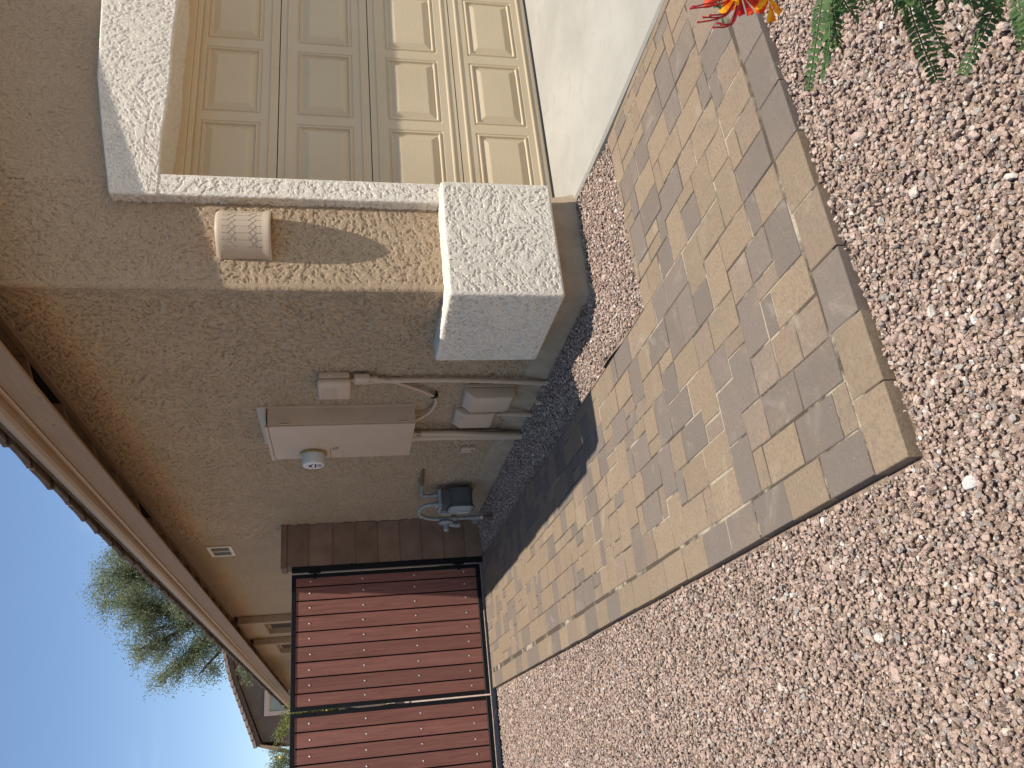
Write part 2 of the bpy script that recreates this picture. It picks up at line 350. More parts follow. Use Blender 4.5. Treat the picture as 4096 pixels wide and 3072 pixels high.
def rbox(x0, x1, y0, y1, z0, z1, r, step, amp, seed, skip=(), deform=None):
    """rounded, trowel-textured block; skip = faces left open"""
    lo = np.array([x0, y0, z0]); hi = np.array([x1, y1, z1]); V = []; F = []; base = 0
    for ax in range(3):
        for side in (0, 1):
            if ('xyz'[ax]+'-+'[side]) in skip: continue
            p, q = [k for k in range(3) if k != ax]
            nu = max(2, int((hi[p]-lo[p])/step)+1); nv = max(2, int((hi[q]-lo[q])/step)+1)
            A, B = np.meshgrid(np.linspace(lo[p], hi[p], nu), np.linspace(lo[q], hi[q], nv), indexing='ij')
            P = np.zeros((nu*nv, 3)); P[:, p] = A.ravel(); P[:, q] = B.ravel(); P[:, ax] = (lo, hi)[side][ax]
            In = np.clip(P, lo+r, hi-r); d = P-In; nn = np.linalg.norm(d, axis=1, keepdims=True); nrm = d/np.maximum(nn, 1e-9)
            e = np.minimum.reduce([P[:, p]-lo[p], hi[p]-P[:, p], P[:, q]-lo[q], hi[q]-P[:, q]]); fade = sst(e, r*.7, r*.7+.016)
            h = (relief(P[:, p]+ax*3.1+side*7, P[:, q], seed)-.75)*(2.2 if ax == 0 else 1)
            edge = .0022*gnoise(P.sum(1)/.02, (P[:, 0]-P[:, 1])/.02, seed+30)
            V.append(In+nrm*(r+(h*amp)*fade+edge*(1-fade))[:, None]); f = grid_faces(nu, nv)
            if (side == 0) != (ax == 1): f = f[:, ::-1]
            F.append(f+base); base += nu*nv
    V = np.concatenate(V); F = np.concatenate(F)
    if deform: V = deform(V)
    return V, F
# ------------------------------------------------------------------ ground, driveway, walkway
U = .0686; GX0, GY0 = -1.487, -1.745
MB().add([(-200, -200, -.112), (200, -200, -.112), (200, 300, -.112), (-200, 300, -.112)], [(0, 1, 2, 3)]).build('ground', M['ground'])
tag(bpy.data.objects['ground'], kind='structure')
def bedz(x, y):
    """surface height of the gravel"""
    if x > -1.0 and y > -.75: t = min(1, max(0, (x+.44)/.40)); u = min(1, max(0, (y+.62)/.5)); return -.066+.05*max(0, min(t if y > 0 else 1, 1))*(1 if y > 0 else u)
    return -.073+.008*mn.noise((x*.9, y*.9, 0))
def slabz(y): return -.022*(.30-y)-.002
b = MB(); ys = [.30, -.05, -.6, -1.4, -3, -9]
sl = [(.560, .30), (.565, -.05), (.552, -.3), (.545, -.6), (.545, -1.4), (.545, -9)]
vs = []; fs = []
for (x, y) in sl:
    z = slabz(y); w = .006*mn.noise((y*4, 0, 3)); vs += [(x+w, y, z-.12), (x+w, y, z-.012), (x+w+.012, y, z), (7.5, y, z)]
for i in range(len(sl)-1):
    for k in range(3): fs.append((i*4+k, i*4+k+1, i*4+k+5, i*4+k+4))
b.add(vs, fs).build('driveway', M['concrete']); tag(bpy.data.objects['driveway'], kind='structure')
# L-shaped bed of sand under the pavers
bed = [(-1.600, -1.880), (.55, -1.79), (.55, -.545), (-.45, -.622), (-.445, 4.25), (-1.600, 4.25)]
walk = MB().prism(bed, 'z', -.11, -.0482).build('paver_walkway', M['sand']); tag(walk, kind='structure')
T, G, P_ = (1, 0), (0, 0), (.6, 1)                                         # tan, grey, pinkish
fixed = [((0,2,0,1),T),((0,2,1,4),G),((0,2,4,7),T),((0,2,7,8),T),((0,3,8,10),G),((2,4,0,3),G),((2,4,3,6),G),((2,4,6,8),P_),((4,6,0,2),P_),((4,6,2,4),P_),((4,6,4,6),P_),
 ((4,7,6,8),G),((3,6,8,10),G),((6,8,0,3),T),((6,8,3,4),G),((6,9,4,6),G),((7,8,6,8),P_),((8,11,0,2),G),((8,9,2,4),P_),((9,11,2,4),G),((9,11,4,6),P_),((11,13,0,2),T),((11,13,2,3),G),
 ((13,15,0,3),G),((15,17,2,3),T),((15,17,0,2),P_),((17,19,0,3),T),((19,21,2,3),G),((19,21,0,2),P_),((21,23,0,3),G),((11,13,3,6),T),((13,16,3,5),T),((13,15,5,8),T),((16,18,3,5),T),
 ((15,18,5,7),T),((17,18,7,9),T),((15,17,7,9),G),((15,18,9,11),T),((12,15,8,10),T),((10,13,6,8),T),((8,10,6,9),T),((10,12,8,10),G),((13,15,10,13),G),((10,13,10,12),G),((10,13,12,14),G),
 ((18,20,3,6),T),((20,22,3,4),G),((22,24,3,6),T),((20,22,4,7),T),((22,24,6,8),G),((22,24,8,11),T),((20,22,7,10),T),((18,20,6,8),P_),
 ((8,10,9,11),P_),((8,10,11,14),T),((6,8,8,10),G),((5,8,10,12),T),((6,8,12,13),T),((6,8,13,16),G),((8,10,14,16),G),((10,11,14,16),T),((11,13,14,17),G),((11,13,17,19),T),((13,15,13,15),G),((13,15,15,18),T),
 ((9,11,16,19),T),((10,13,19,21),G),((11,13,21,24),T),((6,9,16,18),G),((7,9,18,20),T),((9,10,19,21),P_),((4,5,10,12),P_),((4,6,12,15),G),((4,6,15,17),T),((2,4,10,13),T),((0,2,10,13),T),((0,2,13,14),P_),
 ((2,4,13,16),T),((2,4,16,17),G),((0,2,14,17),T),((0,3,17,19),T),((3,6,17,19),G),((4,6,19,22),G),((2,4,19,20),P_),((2,4,20,23),G),((2,4,23,24),T),((0,2,19,22),T),((0,2,22,24),P_)]
NX, NY = 31, 88; occ = np.zeros((NX, NY), bool); tiles = []
occ[16:, 17:] = True
for (r, c) in fixed:
    if not occ[r[0]:r[1], r[2]:r[3]].any(): occ[r[0]:r[1], r[2]:r[3]] = True; tiles.append((r, c))
rr = random.Random(3)
for j in range(NY):
    for i in range(NX):
        if occ[i, j]: continue
        opts = [(2, 3), (3, 2), (2, 3), (3, 2), (2, 2), (2, 2), (1, 2), (2, 1)]; rr.shuffle(opts); opts += [(1, 2), (2, 1), (1, 3), (1, 1)]
        for w, h in opts:
            if i+w <= NX and j+h <= NY and not occ[i:i+w, j:j+h].any():
                occ[i:i+w, j:j+h] = True; c = rr.choice([T, T, T, G, G, P_]); tiles.append(((i, i+w, j, j+h), c)); break
pav = []
for (a, b2, c, d), col in tiles:
    x0, x1, y0, y1 = a, b2, c, d
    if x0 < 15.2 < x1 and y0 < 16.4 and y1 > 16.6: pav.append((GX0+U*((x0+15.2)/2+.1), GY0+U*((y1+16.5)/2+.40), (15.2-x0)*U, (y1-16.5)*U, col))
    if x0 >= 15.2 or (x1 > 15.2 and y0 < 16.4): y1 = min(y1, 16.5)
    elif y1 > 16.5: x1 = min(x1, 15.2)
    x1 = min(x1, 29.55)
    if x1-x0 < .08 or y1-y0 < .08: continue
    cx = (x0+x1)/2; cy = (y0+y1)/2
    pav.append((GX0+U*(cx+.006*cy), GY0+U*(cy-.12+.034*min(cx, 31)), (x1-x0)*U, (y1-y0)*U, col))
# border course: along the front and along the gravel yard
def hashc(k): return rr.choice([T, T, G, G, P_])
bf = [T, T, G, P_, T, G, G, G, P_, G, T]
for k in range(11):
    x = -1.617+.2035*(k+.5); pav.append((x, -1.897+.137/2+.026*(x+1.617)+.001, .2035, .137, bf[k]))
bl = [G, T, G, G, G, T, T, T, T, T, G, T, G]
y = -1.755
k = 0
while y < 4.24:
    ln = min(.2085, 4.245-y)
    if ln > .05: pav.append((-1.615+.128/2, y+ln/2, .128, ln, bl[k] if k < len(bl) else hashc(k)))
    y += .2085; k += 1
pm = {}
def paver_mesh(w, h):
    key = (round(w, 3), round(h, 3))
    if key not in pm:
        g = .0027; q = .0035; a = w/2-g; c = h/2-g; me = bpy.data.meshes.new('paver'); rs = random.Random(hash(key)); v = []
        for (ix, z) in ((0, -.058), (0, -.0032), (q*.45, -.0009), (q, 0)):
            for sx, sy in ((-1, -1), (1, -1), (1, 1), (-1, 1)): v.append((sx*(a-ix)+rs.uniform(-.0006, .0006), sy*(c-ix)+rs.uniform(-.0006, .0006), z))
        f = [(12, 13, 14, 15)]+[(4*l+i, 4*l+(i+1) % 4, 4*l+4+(i+1) % 4, 4*l+4+i) for l in range(3) for i in range(4)]
        me.from_pydata(v, [], f); me.materials.append(M['paver']); pm[key] = me
    return pm[key]
pav.sort(key=lambda p: (p[0]-CAM[0])**2+(p[1]-CAM[1])**2)
far = MB()
for n, (x, y, w, h, col) in enumerate(pav):
    z = -.045+rr.uniform(-.0016, .0016)
    if n < 300:
        o = link('paver', paver_mesh(w, h), None, walk, (x+rr.uniform(-.0022, .0022), y+rr.uniform(-.0022, .0022), z)); o.rotation_euler = (rr.uniform(-.006, .006), rr.uniform(-.006, .006), rr.uniform(-.005, .005))
        o.color = (min(1, max(0, col[0]+rr.uniform(-.2, .2))), min(1, max(0, col[1]*rr.uniform(.5, 1))), 0, 1)
    else: far.box(x-w/2+.002, x+w/2-.002, y-h/2+.002, y+h/2-.002, z-.05, z)
fo = far.build('paver_field', M['paver_far'], walk, bevel=.003, seg=1); fo['kind'] = 'stuff'; fo.color = (.75, .3, 0, 1); print('pavers', len(pav))

# ------------------------------------------------------------------ gravel
def rock(seed):
    rs = random.Random(seed); bm = bmesh.new(); bmesh.ops.create_icosphere(bm, subdivisions=3, radius=1)
    pl = [(Vector((rs.gauss(0, 1), rs.gauss(0, 1), rs.gauss(0, 1))).normalized(), rs.uniform(.55, .86)) for _ in range(13)]
    s3 = Vector((rs.uniform(.85, 1.3), rs.uniform(.75, 1.05), rs.uniform(.6, .9)))
    for v in bm.verts:
        for n, d in pl:
            e = v.co.dot(n)-d
            if e > 0: v.co -= n*e
        v.co *= 1+.10*mn.noise(v.co*2.1+Vector((seed, 0, 0)))+.045*mn.noise(v.co*6+Vector((0, seed, 0)))
        v.co = Vector((v.co.x*s3.x, v.co.y*s3.y, v.co.z*s3.z))
    me = bpy.data.meshes.new('stone'); bm.to_mesh(me); bm.free(); me.materials.append(M['rock'])
    me.polygons.foreach_set('use_smooth', np.ones(len(me.polygons), bool)); me.set_sharp_from_angle(angle=math.radians(24)); return me
stones = bpy.data.collections.new('gravel_stone_shapes')
for k in range(14): stones.objects.link(bpy.data.objects.new('stone_shape_%02d' % k, rock(k+1)))
def inside(x, y, m=0.0):
    """on gravel: not on pavers, slab, foundation"""
    if y > 4.16 and x > -1.62: return False
    if -1.622-m < x < .56 and -1.90+.044*(x+1.617)-m < y < 4.2:
        if y < -.612+.0775*(x+.44)+m*.3 and x > -.44: return False
        if x < -.44+m*.3: return False
        if x > -.035 and y > -.05: return False
        if x > -.035 and x < .6 and y > -.055: return False
        return x < .548
    if x >= .545: return False
    return True
pts = []
def scatter(x0, x1, y0, y1, s, lo, hi, layers, cond):
    for lay in range(layers):
        nx = int((x1-x0)/s); ny = int((y1-y0)/s)
        X, Y = np.meshgrid(x0+(np.arange(nx)+.5)*s, y0+(np.arange(ny)+.5)*s, indexing='ij')
        X = X.ravel()+RNG.uniform(-.48, .48, X.size)*s; Y = Y.ravel()+RNG.uniform(-.48, .48, Y.size)*s
        R = np.clip(RNG.lognormal(math.log((lo*hi)**.5), .30, X.size), lo*.75, hi*1.35); big = RNG.random(X.size); R = np.where(big > .99, R*1.9, R)
        keep = RNG.random(X.size)
        for q, (x, y, r) in enumerate(zip(X, Y, R)):
            if (lay == 0 or keep[q] < .62) and cond(x, y) and inside(x, y, r*.55): pts.append((x, y, bedz(x, y)-.009+lay*.010+RNG.uniform(-.004, .005)-.15*r, r))
yard = lambda x, y: not (x > -1.62 and y > -1.78) or False
def near(x, y): return (x-CAM[0])**2+(y-CAM[1])**2 < 2.9**2
scatter(-3.2, 1.3, -2.9, -.4, .0122, .0053, .0090, 2, lambda x, y: (x < -1.61 or y < -1.74) and near(x, y))
scatter(-3.2, 1.6, -2.9, 1.8, .0128, .0054, .0088, 2, lambda x, y: (x < -1.61 or y < -1.74) and not near(x, y))
scatter(-3.1, -1.6, 1.8, 4.16, .0150, .0066, .0100, 2, lambda x, y: x < -1.61)
scatter(-.46, .60, -.64, 4.2, .0128, .0055, .0086, 2, lambda x, y: x > -.45 and y > -.63)
for (x, y, r) in [(-1.72, -2.02, .028), (-1.05, -2.16, .026), (-.78, -2.28, .030), (-1.33, -2.08, .022), (-1.98, -1.55, .024), (-1.85, -1.2, .022), (-1.30, -2.3, .022), (-2.05, -1.0, .02)]:
    pts.append((x, y, bedz(x, y)+.002, r*.72))
pts = np.array(pts); n = len(pts); print('stones', n)
me = bpy.data.meshes.new('gravel'); me.vertices.add(n); me.vertices.foreach_set('co', pts[:, :3].ravel())
def attr(nm, ty, dat, k='value'):
    a = me.attributes.new(nm, ty, 'POINT'); a.data.foreach_set(k, dat)
attr('rot', 'FLOAT_VECTOR', RNG.uniform(-1, 1, (n, 3)).ravel()*np.tile([.55, .55, 3.14], n), 'vector')
rnd = RNG.random(n)*.966; rnd = np.where(RNG.random(n) > .993, RNG.uniform(.965, 1, n), rnd); rnd[-8:] = (.975, .955, .85, .96, .965, .9, .7, .96)
attr('rnd', 'FLOAT', rnd); attr('siz', 'FLOAT', pts[:, 3])
gv = link('gravel', me, M['rock']); tag(gv, 'pink and tan crushed gravel spread round the paver walkway', 'gravel', kind='stuff')
ng = bpy.data.node_groups.new('scatter_stones', 'GeometryNodeTree')
ng.interface.new_socket('Geometry', in_out='INPUT', socket_type='NodeSocketGeometry'); ng.interface.new_socket('Geometry', in_out='OUTPUT', socket_type='NodeSocketGeometry')
gi = ng.nodes.new('NodeGroupInput'); go = ng.nodes.new('NodeGroupOutput'); ci = ng.nodes.new('GeometryNodeCollectionInfo'); ci.inputs['Collection'].default_value = stones
ci.inputs['Separate Children'].default_value = True; ci.inputs['Reset Children'].default_value = True
ip = ng.nodes.new('GeometryNodeInstanceOnPoints'); ip.inputs['Pick Instance'].default_value = True
def na(nm, dt): a = ng.nodes.new('GeometryNodeInputNamedAttribute'); a.data_type = dt; a.inputs['Name'].default_value = nm; return a.outputs['Attribute']
ri = ng.nodes.new('FunctionNodeRandomValue'); ri.data_type = 'INT'; [i for i in ri.inputs if i.name == 'Max' and i.type == 'INT'][0].default_value = 13
e2r = ng.nodes.new('FunctionNodeEulerToRotation'); ll = ng.links.new
ll(gi.outputs[0], ip.inputs['Points']); ll(ci.outputs[0], ip.inputs['Instance']); ll([o for o in ri.outputs if o.type == 'INT'][0], ip.inputs['Instance Index'])
ll(na('rot', 'FLOAT_VECTOR'), e2r.inputs[0]); ll(e2r.outputs[0], ip.inputs['Rotation']); ll(na('siz', 'FLOAT'), ip.inputs['Scale'])
ll(ip.outputs[0], go.inputs[0])
md = gv.modifiers.new('scatter', 'NODES'); md.node_group = ng
# fine bed under the stones
def bedgrid(name, x0, x1, y0, y1, s):
    nu = int((x1-x0)/s)+1; nv = int((y1-y0)/s)+1; xs = np.linspace(x0, x1, nu); ys = np.linspace(y0, y1, nv)
    V = [(x, y, bedz(x, y)-.012) for x in xs for y in ys]; o = npmesh(name, V, grid_faces(nu, nv), M['dirt']); tag(o, kind='structure'); return o
bedgrid('gravel_bed', -4.5, -1.60, -6, 4.2, .08); bedgrid('gravel_bed', -1.60, .54, -6, -1.86, .08); bedgrid('gravel_bed', -.45, .54, -.62, 4.2, .04)

# ------------------------------------------------------------------ the house
house = thing('house', 'beige stucco house with white garage surround and a tiled eave over its shaded side wall', 'house')
# wall sheet wrapped round the corner: front (x .66 -> 0), rounded edge, side (y 0 -> 4.6)
def wall_sheet():
    st = .0043; r = .02; s_front = .64; s_arc = r*math.pi/2; s_side = 4.62; z0, z1 = .125, 3.02
    S = np.concatenate([np.arange(0, s_front-r, st), (s_front-r)+np.linspace(0, s_arc, 7)[:-1], (s_front-r)+s_arc+np.arange(0, s_side, st)])
    Z = np.arange(z0, z1, st); A, B = np.meshgrid(S, Z, indexing='ij'); e1 = s_front-r; e2 = e1+s_arc
    th = np.clip((A-e1)/r, 0, math.pi/2); nx = -np.sin(th); ny = -np.cos(th)
    X = np.where(A < e1, s_front-A, np.where(A < e2, r+nx*r, 0.0)); Y = np.where(A < e1, 0.0, np.where(A < e2, r+ny*r, r+A-e2))
    h = relief(A, B, 40)-.8; d = np.minimum(np.abs(A-e1), np.abs(A-e2)); d = np.where((A > e1) & (A < e2), 0, d); fade = .15+.85*sst(d, .004, .03)
    amp = np.where(A > e1, .0200, .0076)*h*fade+.0012*gnoise(A/.6, B/.6, 9)
    V = np.stack([X+nx*amp, Y+ny*amp, B], -1).reshape(-1, 3); return V, grid_faces(len(S), len(Z))
V, F = wall_sheet(); w1 = npmesh('wall', V, F[:, ::-1], M['tan'], house)
# wall above the garage opening
nu = int(2.25/.006); nv = int(.80/.006); A, B = np.meshgrid(np.linspace(.62, 2.87, nu), np.linspace(2.28, 3.08, nv), indexing='ij')
V = np.stack([A, -.0060*(relief(A+20, B, 61)-.8)-.0004, B], -1).reshape(-1, 3); npmesh('wall', V, grid_faces(nu, nv), M['tan'], house)
# plain backing so that nothing shines through, gable, far side and rear walls
g = MB()
g.prism([(.0, -.02), (.0, 2.93), (3.6, 4.13), (7.2, 2.93), (7.2, 2.0), (5.6, 2.0), (5.6, 2.47), (.52, 2.47), (.52, -.02)], 'y', .012, .10)
g.box(7.1, 7.2, .1, 21, -.1, 2.93); g.box(.02, 7.1, 20.9, 21, -.1, 2.93)
g.build('wall_backing', M['tan_front'], house)
MB().box(.02, .12, .10, 4.60, -.1, 2.96).build('wall_backing', M['tan_far'], house)
MB().box(0, .12, 4.615, 21, .125, 2.96).build('wall', M['tan_far'], house)
# painted foundation stub with its rough lower edge
path = [(.60, 0)]+[(x, 0) for x in np.linspace(.55, .06, 12)]+[(.0+.03*(1-math.sin(a)), .03*(1-math.cos(a))) for a in np.linspace(0, math.pi/2, 6)][1:-1]+[(0, y) for y in np.linspace(.04, 4.3, 70)]
pv = []; prof = [(.0, .133), (.006, .128), (.010, .10), (.016, .05), (.024, .01), (.03, -.03), (.036, -.10)]
for i, (x, y) in enumerate(path):
    nx, ny = (0, -1) if y <= 0 and x > .05 else ((-.7, -.7) if i < 19 and x > 0 else (-1, 0))
    if x == 0: nx, ny = -1, 0
    for k, (d, z) in enumerate(prof):
        bulge = (1.6 if y < .06 else 1.0); e = d*bulge+.006*mn.noise((x*5+y*5, z*7, 2))*min(1, k)
        if z < .05: e += .012*max(0, mn.noise((x*3+y*3, 5, 2)))
        pv.append((x+nx*e, y+ny*e, z))
m = len(prof); fd = MB().add(pv, [(i*m+k, (i+1)*m+k, (i+1)*m+k+1, i*m+k+1) for i in range(len(path)-1) for k in range(m-1)])
fd.add([pv[0], pv[m-1], (.60, .30, -.10), (.60, .30, .13)], [(0, 1, 2, 3)]); fd.build('foundation', M['found'], house, smooth=True)
# thick white corner pier, jamb and shaped header
V, F = rbox(-.12, .572, -.16, .555, .157, .742, .016, .0033, .0060, 100, skip=('y+',)); npmesh('corner_pier', V, F, M['white'], house)
V, F = rbox(.502, .632, -.062, .30, .70, 2.20, .013, .0036, .0058, 120, skip=('y+', 'z-', 'z+'));
def jam(V): V = V.copy(); return V
npmesh('door_jamb', V, F, M['white'], house)
def header(V):
    V = V.copy(); x = V[:, 0]; t = (V[:, 2]-2.10)/.40
    lo = 2.128+.004*np.sin(x*3.1)+.004*np.sin(x*9); hi = np.interp(x, [.50, .9, 1.25, 1.9, 3.2, 4.4, 5.2, 5.7], [2.352, 2.425, 2.482, 2.524, 2.56, 2.524, 2.482, 2.352])
    V[:, 2] = lo+t*(hi-lo); return V
V, F = rbox(.498, 3.3, -.066, .27, 2.10, 2.50, .014, .0048, .0058, 140, skip=('y+', 'x+'), deform=header); npmesh('door_header', V, F, M['white'], house)
V, F = rbox(3.3, 5.72, -.066, .27, 2.10, 2.50, .014, .02, .003, 141, skip=('y+', 'x-'), deform=header); npmesh('door_header', V, F, M['white'], house)
V, F = rbox(5.60, 5.72, -.062, .30, .0, 2.20, .013, .02, .003, 142, skip=('y+', 'z+')); npmesh('door_jamb', V, F, M['white'], house)
# ---- sectional garage door
DY = .283; DX0, DX1 = .70, 5.55; S0 = .5334; PX0, PP = .794, .582
gd = MB().box(DX0-.08, DX1+.05, DY+.045, DY+.06, -.01, 2.16).build('garage_door', M['door'], house)
for k in range(4):
    z0 = k*S0; b = MB(); yf = DY
    # rails and stiles are one sheet pierced by the raised panels
    zs = [z0+.003, z0+.099, z0+.099+.334, z0+S0-.003]; xs = [DX0]
    for c in range(8): xs += [PX0+PP*c, PX0+PP*c+.519]
    xs.append(DX1)
    for i in range(len(xs)-1):
        for j in range(3):
            if j == 1 and i % 2 == 1: continue
            b.add([(xs[i], yf, zs[j]), (xs[i+1], yf, zs[j]), (xs[i+1], yf, zs[j+1]), (xs[i], yf, zs[j+1])], [(0, 1, 2, 3)])
    for (za, zb, ya, yb) in ((zs[0], zs[0]-.001, yf, yf+.04), (zs[3], zs[3]+.001, yf, yf+.04)): b.add([(DX0, ya, za), (DX1, ya, za), (DX1, yb, zb), (DX0, yb, zb)], [(0, 1, 2, 3)])
    # pressed ribs near the section joints
    for z in ((z0+.045, z0+S0-.05) if k else (z0+.05, z0+S0-.05)):
        b.add([(DX0, yf-.0005, z-.009), (DX1, yf-.0005, z-.009), (DX1, yf-.006, z-.003), (DX0, yf-.006, z-.003), (DX1, yf-.006, z+.004), (DX0, yf-.006, z+.004), (DX1, yf-.0005, z+.012), (DX0, yf-.0005, z+.012)], [(0, 1, 2, 3), (3, 2, 4, 5), (5, 4, 6, 7)])
    b.build('door_section', M['door'], gd)
def panel_mesh(w, h):
    rings = [(0, 0), (.005, .0045), (.011, .005), (.017, -.002), (.023, -.003), (.030, .008), (.035, .009), (.073, -.0045), (.078, -.005)]
    v = []; f = []
    for (i, d) in rings: v += [(i, d, i), (w-i, d, i), (w-i, d, h-i), (i, d, h-i)]
    for l in range(len(rings)-1):
        for q in range(4): f.append((4*l+q, 4*l+(q+1) % 4, 4*l+4+(q+1) % 4, 4*l+4+q))
    k = 4*(len(rings)-1); f.append((k, k+1, k+2, k+3)); me = bpy.data.meshes.new('raised_panel'); me.from_pydata(v, [], f); me.materials.append(M['door']); return me
pme = panel_mesh(.519, .334)
for k in range(4):
    for c in range(8): link('raised_panel', pme, None, gd, (PX0+PP*c, DY, k*S0+.099))
sb = MB().box(DX0-.06, DX1, DY-.012, DY+.03, -.012, .004); sb.tube([(DX0-.06, DY-.016, -.002), (DX1, DY-.016, -.002)], .011, 8); sb.build('bottom_seal', M['rubber'], gd)
st = MB().box(.60, 5.6, DY-.055, DY-.012, 2.085, 2.135); st.box(.60, 5.6, DY-.045, DY-.003, 2.055, 2.0852); st.box(.632, .70, DY-.045, DY-.003, 0, 2.055); st.build('door_stop', M['door'], gd, bevel=.004)
MB().box(.58, 5.7, .25, .30, 2.13, 2.30).build('door_head_lining', M['tan_front'], house)
# ---- eave: roof sheet, tiles, gutter, fascia, rafters
RY0, RY1 = -.285, 21.35; SL = 1/3.0
rp = [(-.46, 2.868), (3.6, 2.868+SL*4.06), (7.66, 2.868), (7.66, 2.90), (3.6, 2.90+SL*4.06), (-.46, 2.90)]
roof = MB().prism(rp, 'y', RY0, RY1).build('roof', M['tile'], house)
bz = 2.645+SL*.0
MB().prism([(-.30, 2.645+SL*.08), (3.6, 2.645+SL*3.98), (7.5, 2.645+SL*.08), (7.5, 2.86), (3.6, 2.86+SL*4.06), (-.30, 2.86+SL*.16)], 'y', RY0+.002, RY0+.04).build('barge_board', M['fascia'], house)
MB().box(-.455, -.13, -.485, RY0+.001, 2.65, 2.895).build('eave_shadow_block', M['fascia'], house, bevel=.004)  # added block, out of view, that brings the eave's ground shadow farther forward
# overlapping flat tiles along the eave, each with a raised side lap
tv = []
tw, tl = .335, .42
tm = MB().prism([(0, 0), (tw*.82, .006), (tw*.82, .020), (tw+.012, .024), (tw+.012, .046), (tw*.74, .040), (0, .034)], 'x', 0, 0)
def tile_mesh():
    v = []; f = []; prof = [(0, 0), (tw*.80, .004), (tw*.83, .016), (tw+.014, .020), (tw+.014, .050), (tw*.80, .042), (tw*.4, .034), (0, .032)]
    for (x, dz) in ((0, 0), (tl, tl*SL)):
        for (yy, zz) in prof: v.append((x, yy, zz+dz))
    n = len(prof); f = [tuple(range(n-1, -1, -1)), tuple(range(n, 2*n))]+[(i, (i+1) % n, n+(i+1) % n, n+i) for i in range(n)]
    me = bpy.data.meshes.new('roof_tile'); me.from_pydata(v, [], f); bm = bmesh.new(); bm.from_mesh(me); bmesh.ops.recalc_face_normals(bm, faces=bm.faces)
    bmesh.ops.bevel(bm, geom=list(bm.edges), offset=.004, segments=1, affect='EDGES'); bm.to_mesh(me); bm.free(); me.materials.append(M['tile']); return me
tme = tile_mesh(); y = RY0
while y < RY1-.3:
    o = link('roof_tile', tme, None, roof, (-.50+rr.uniform(-.012, .010), y, 2.888+rr.uniform(-.003, .006))); o.rotation_euler = (rr.uniform(-.012, .02), rr.uniform(-.015, .015), rr.uniform(-.012, .012)); y += tw
gp = [(-.381, 2.800), (-.392, 2.797), (-.396, 2.806), (-.402, 2.812), (-.425, 2.813), (-.444, 2.820), (-.458, 2.834), (-.466, 2.852), (-.467, 2.866), (-.461, 2.868), (-.455, 2.855), (-.440, 2.835), (-.42, 2.826), (-.382, 2.826)]
MB().prism(gp, 'y', RY0-.002, RY1).build('gutter', M['gutter'], house)
MB().box(-.383, -.363, RY0, RY1-.05, 2.660, 2.862).build('fascia_board', M['fascia'], house, bevel=.003, seg=1)
MB().box(-.38, 3.4, RY1-.05, RY1-.01, 2.66, 2.86).build('fascia_board', M['fascia'], house, bevel=.003, seg=1)
MB().box(-.022, .0, -.02, 21.0, 2.842, 2.885).build('frieze_trim', M['rafter'], house, bevel=.004, seg=1)
ra = bpy.data.meshes.new('rafter_tail'); q = MB().prism([(-.3625, 2.762), (.0, 2.886), (.0, 2.868+SL*.46), (-.3625, 2.868+SL*.0975)], 'y', 0, .038)
ro = None
for k in range(36):
    yy = .06+.61*k-.0
    if ro is None: ro = q.build('rafter_tail', M['rafter'], house); ro.location = (0, yy, 0)
    else:
        o = link('rafter_tail', ro.data, None, house, (0, yy, 0))
    if k == 35: break
    dark = (k == 1 or (k > 3 and rr.random() < .12))
    MB().box(-.012, .02, yy+.040, yy+.608, 2.8855, 3.02).build('vent_opening' if dark else 'frieze_block', M['dark'] if dark else M['rafter'], house)
# ---- two popped-out window surrounds far down the side wall
for (ya, yb) in ((8.95, 10.2), (11.15, 12.58)):
    wf = MB(); wf.box(-.11, -.002, ya, yb, 2.44, 2.80); wf.box(-.11, -.002, ya, ya+.14, 1.0, 2.44); wf.box(-.11, -.002, yb-.14, yb, 1.0, 2.44); wf.box(-.11, -.002, ya, yb, .86, 1.0)
    so = wf.build('window', M['tan_far'], house, bevel=.01)
    MB().box(-.012, -.003, ya+.14, yb-.14, 1.0, 2.44).build('pane', M['glass'], so)
    fr = MB(); m_ = (ya+yb)/2
    for (a, c, e, f2) in ((ya+.14, ya+.18, 1.0, 2.44), (yb-.18, yb-.14, 1.0, 2.44), (m_-.02, m_+.02, 1.0, 2.44), (ya+.18, yb-.18, 2.40, 2.44), (ya+.18, yb-.18, 1.0, 1.04)): fr.box(-.032, -.0125, a, c, e, f2)
    fr.build('window_frame', M['rafter'], so)
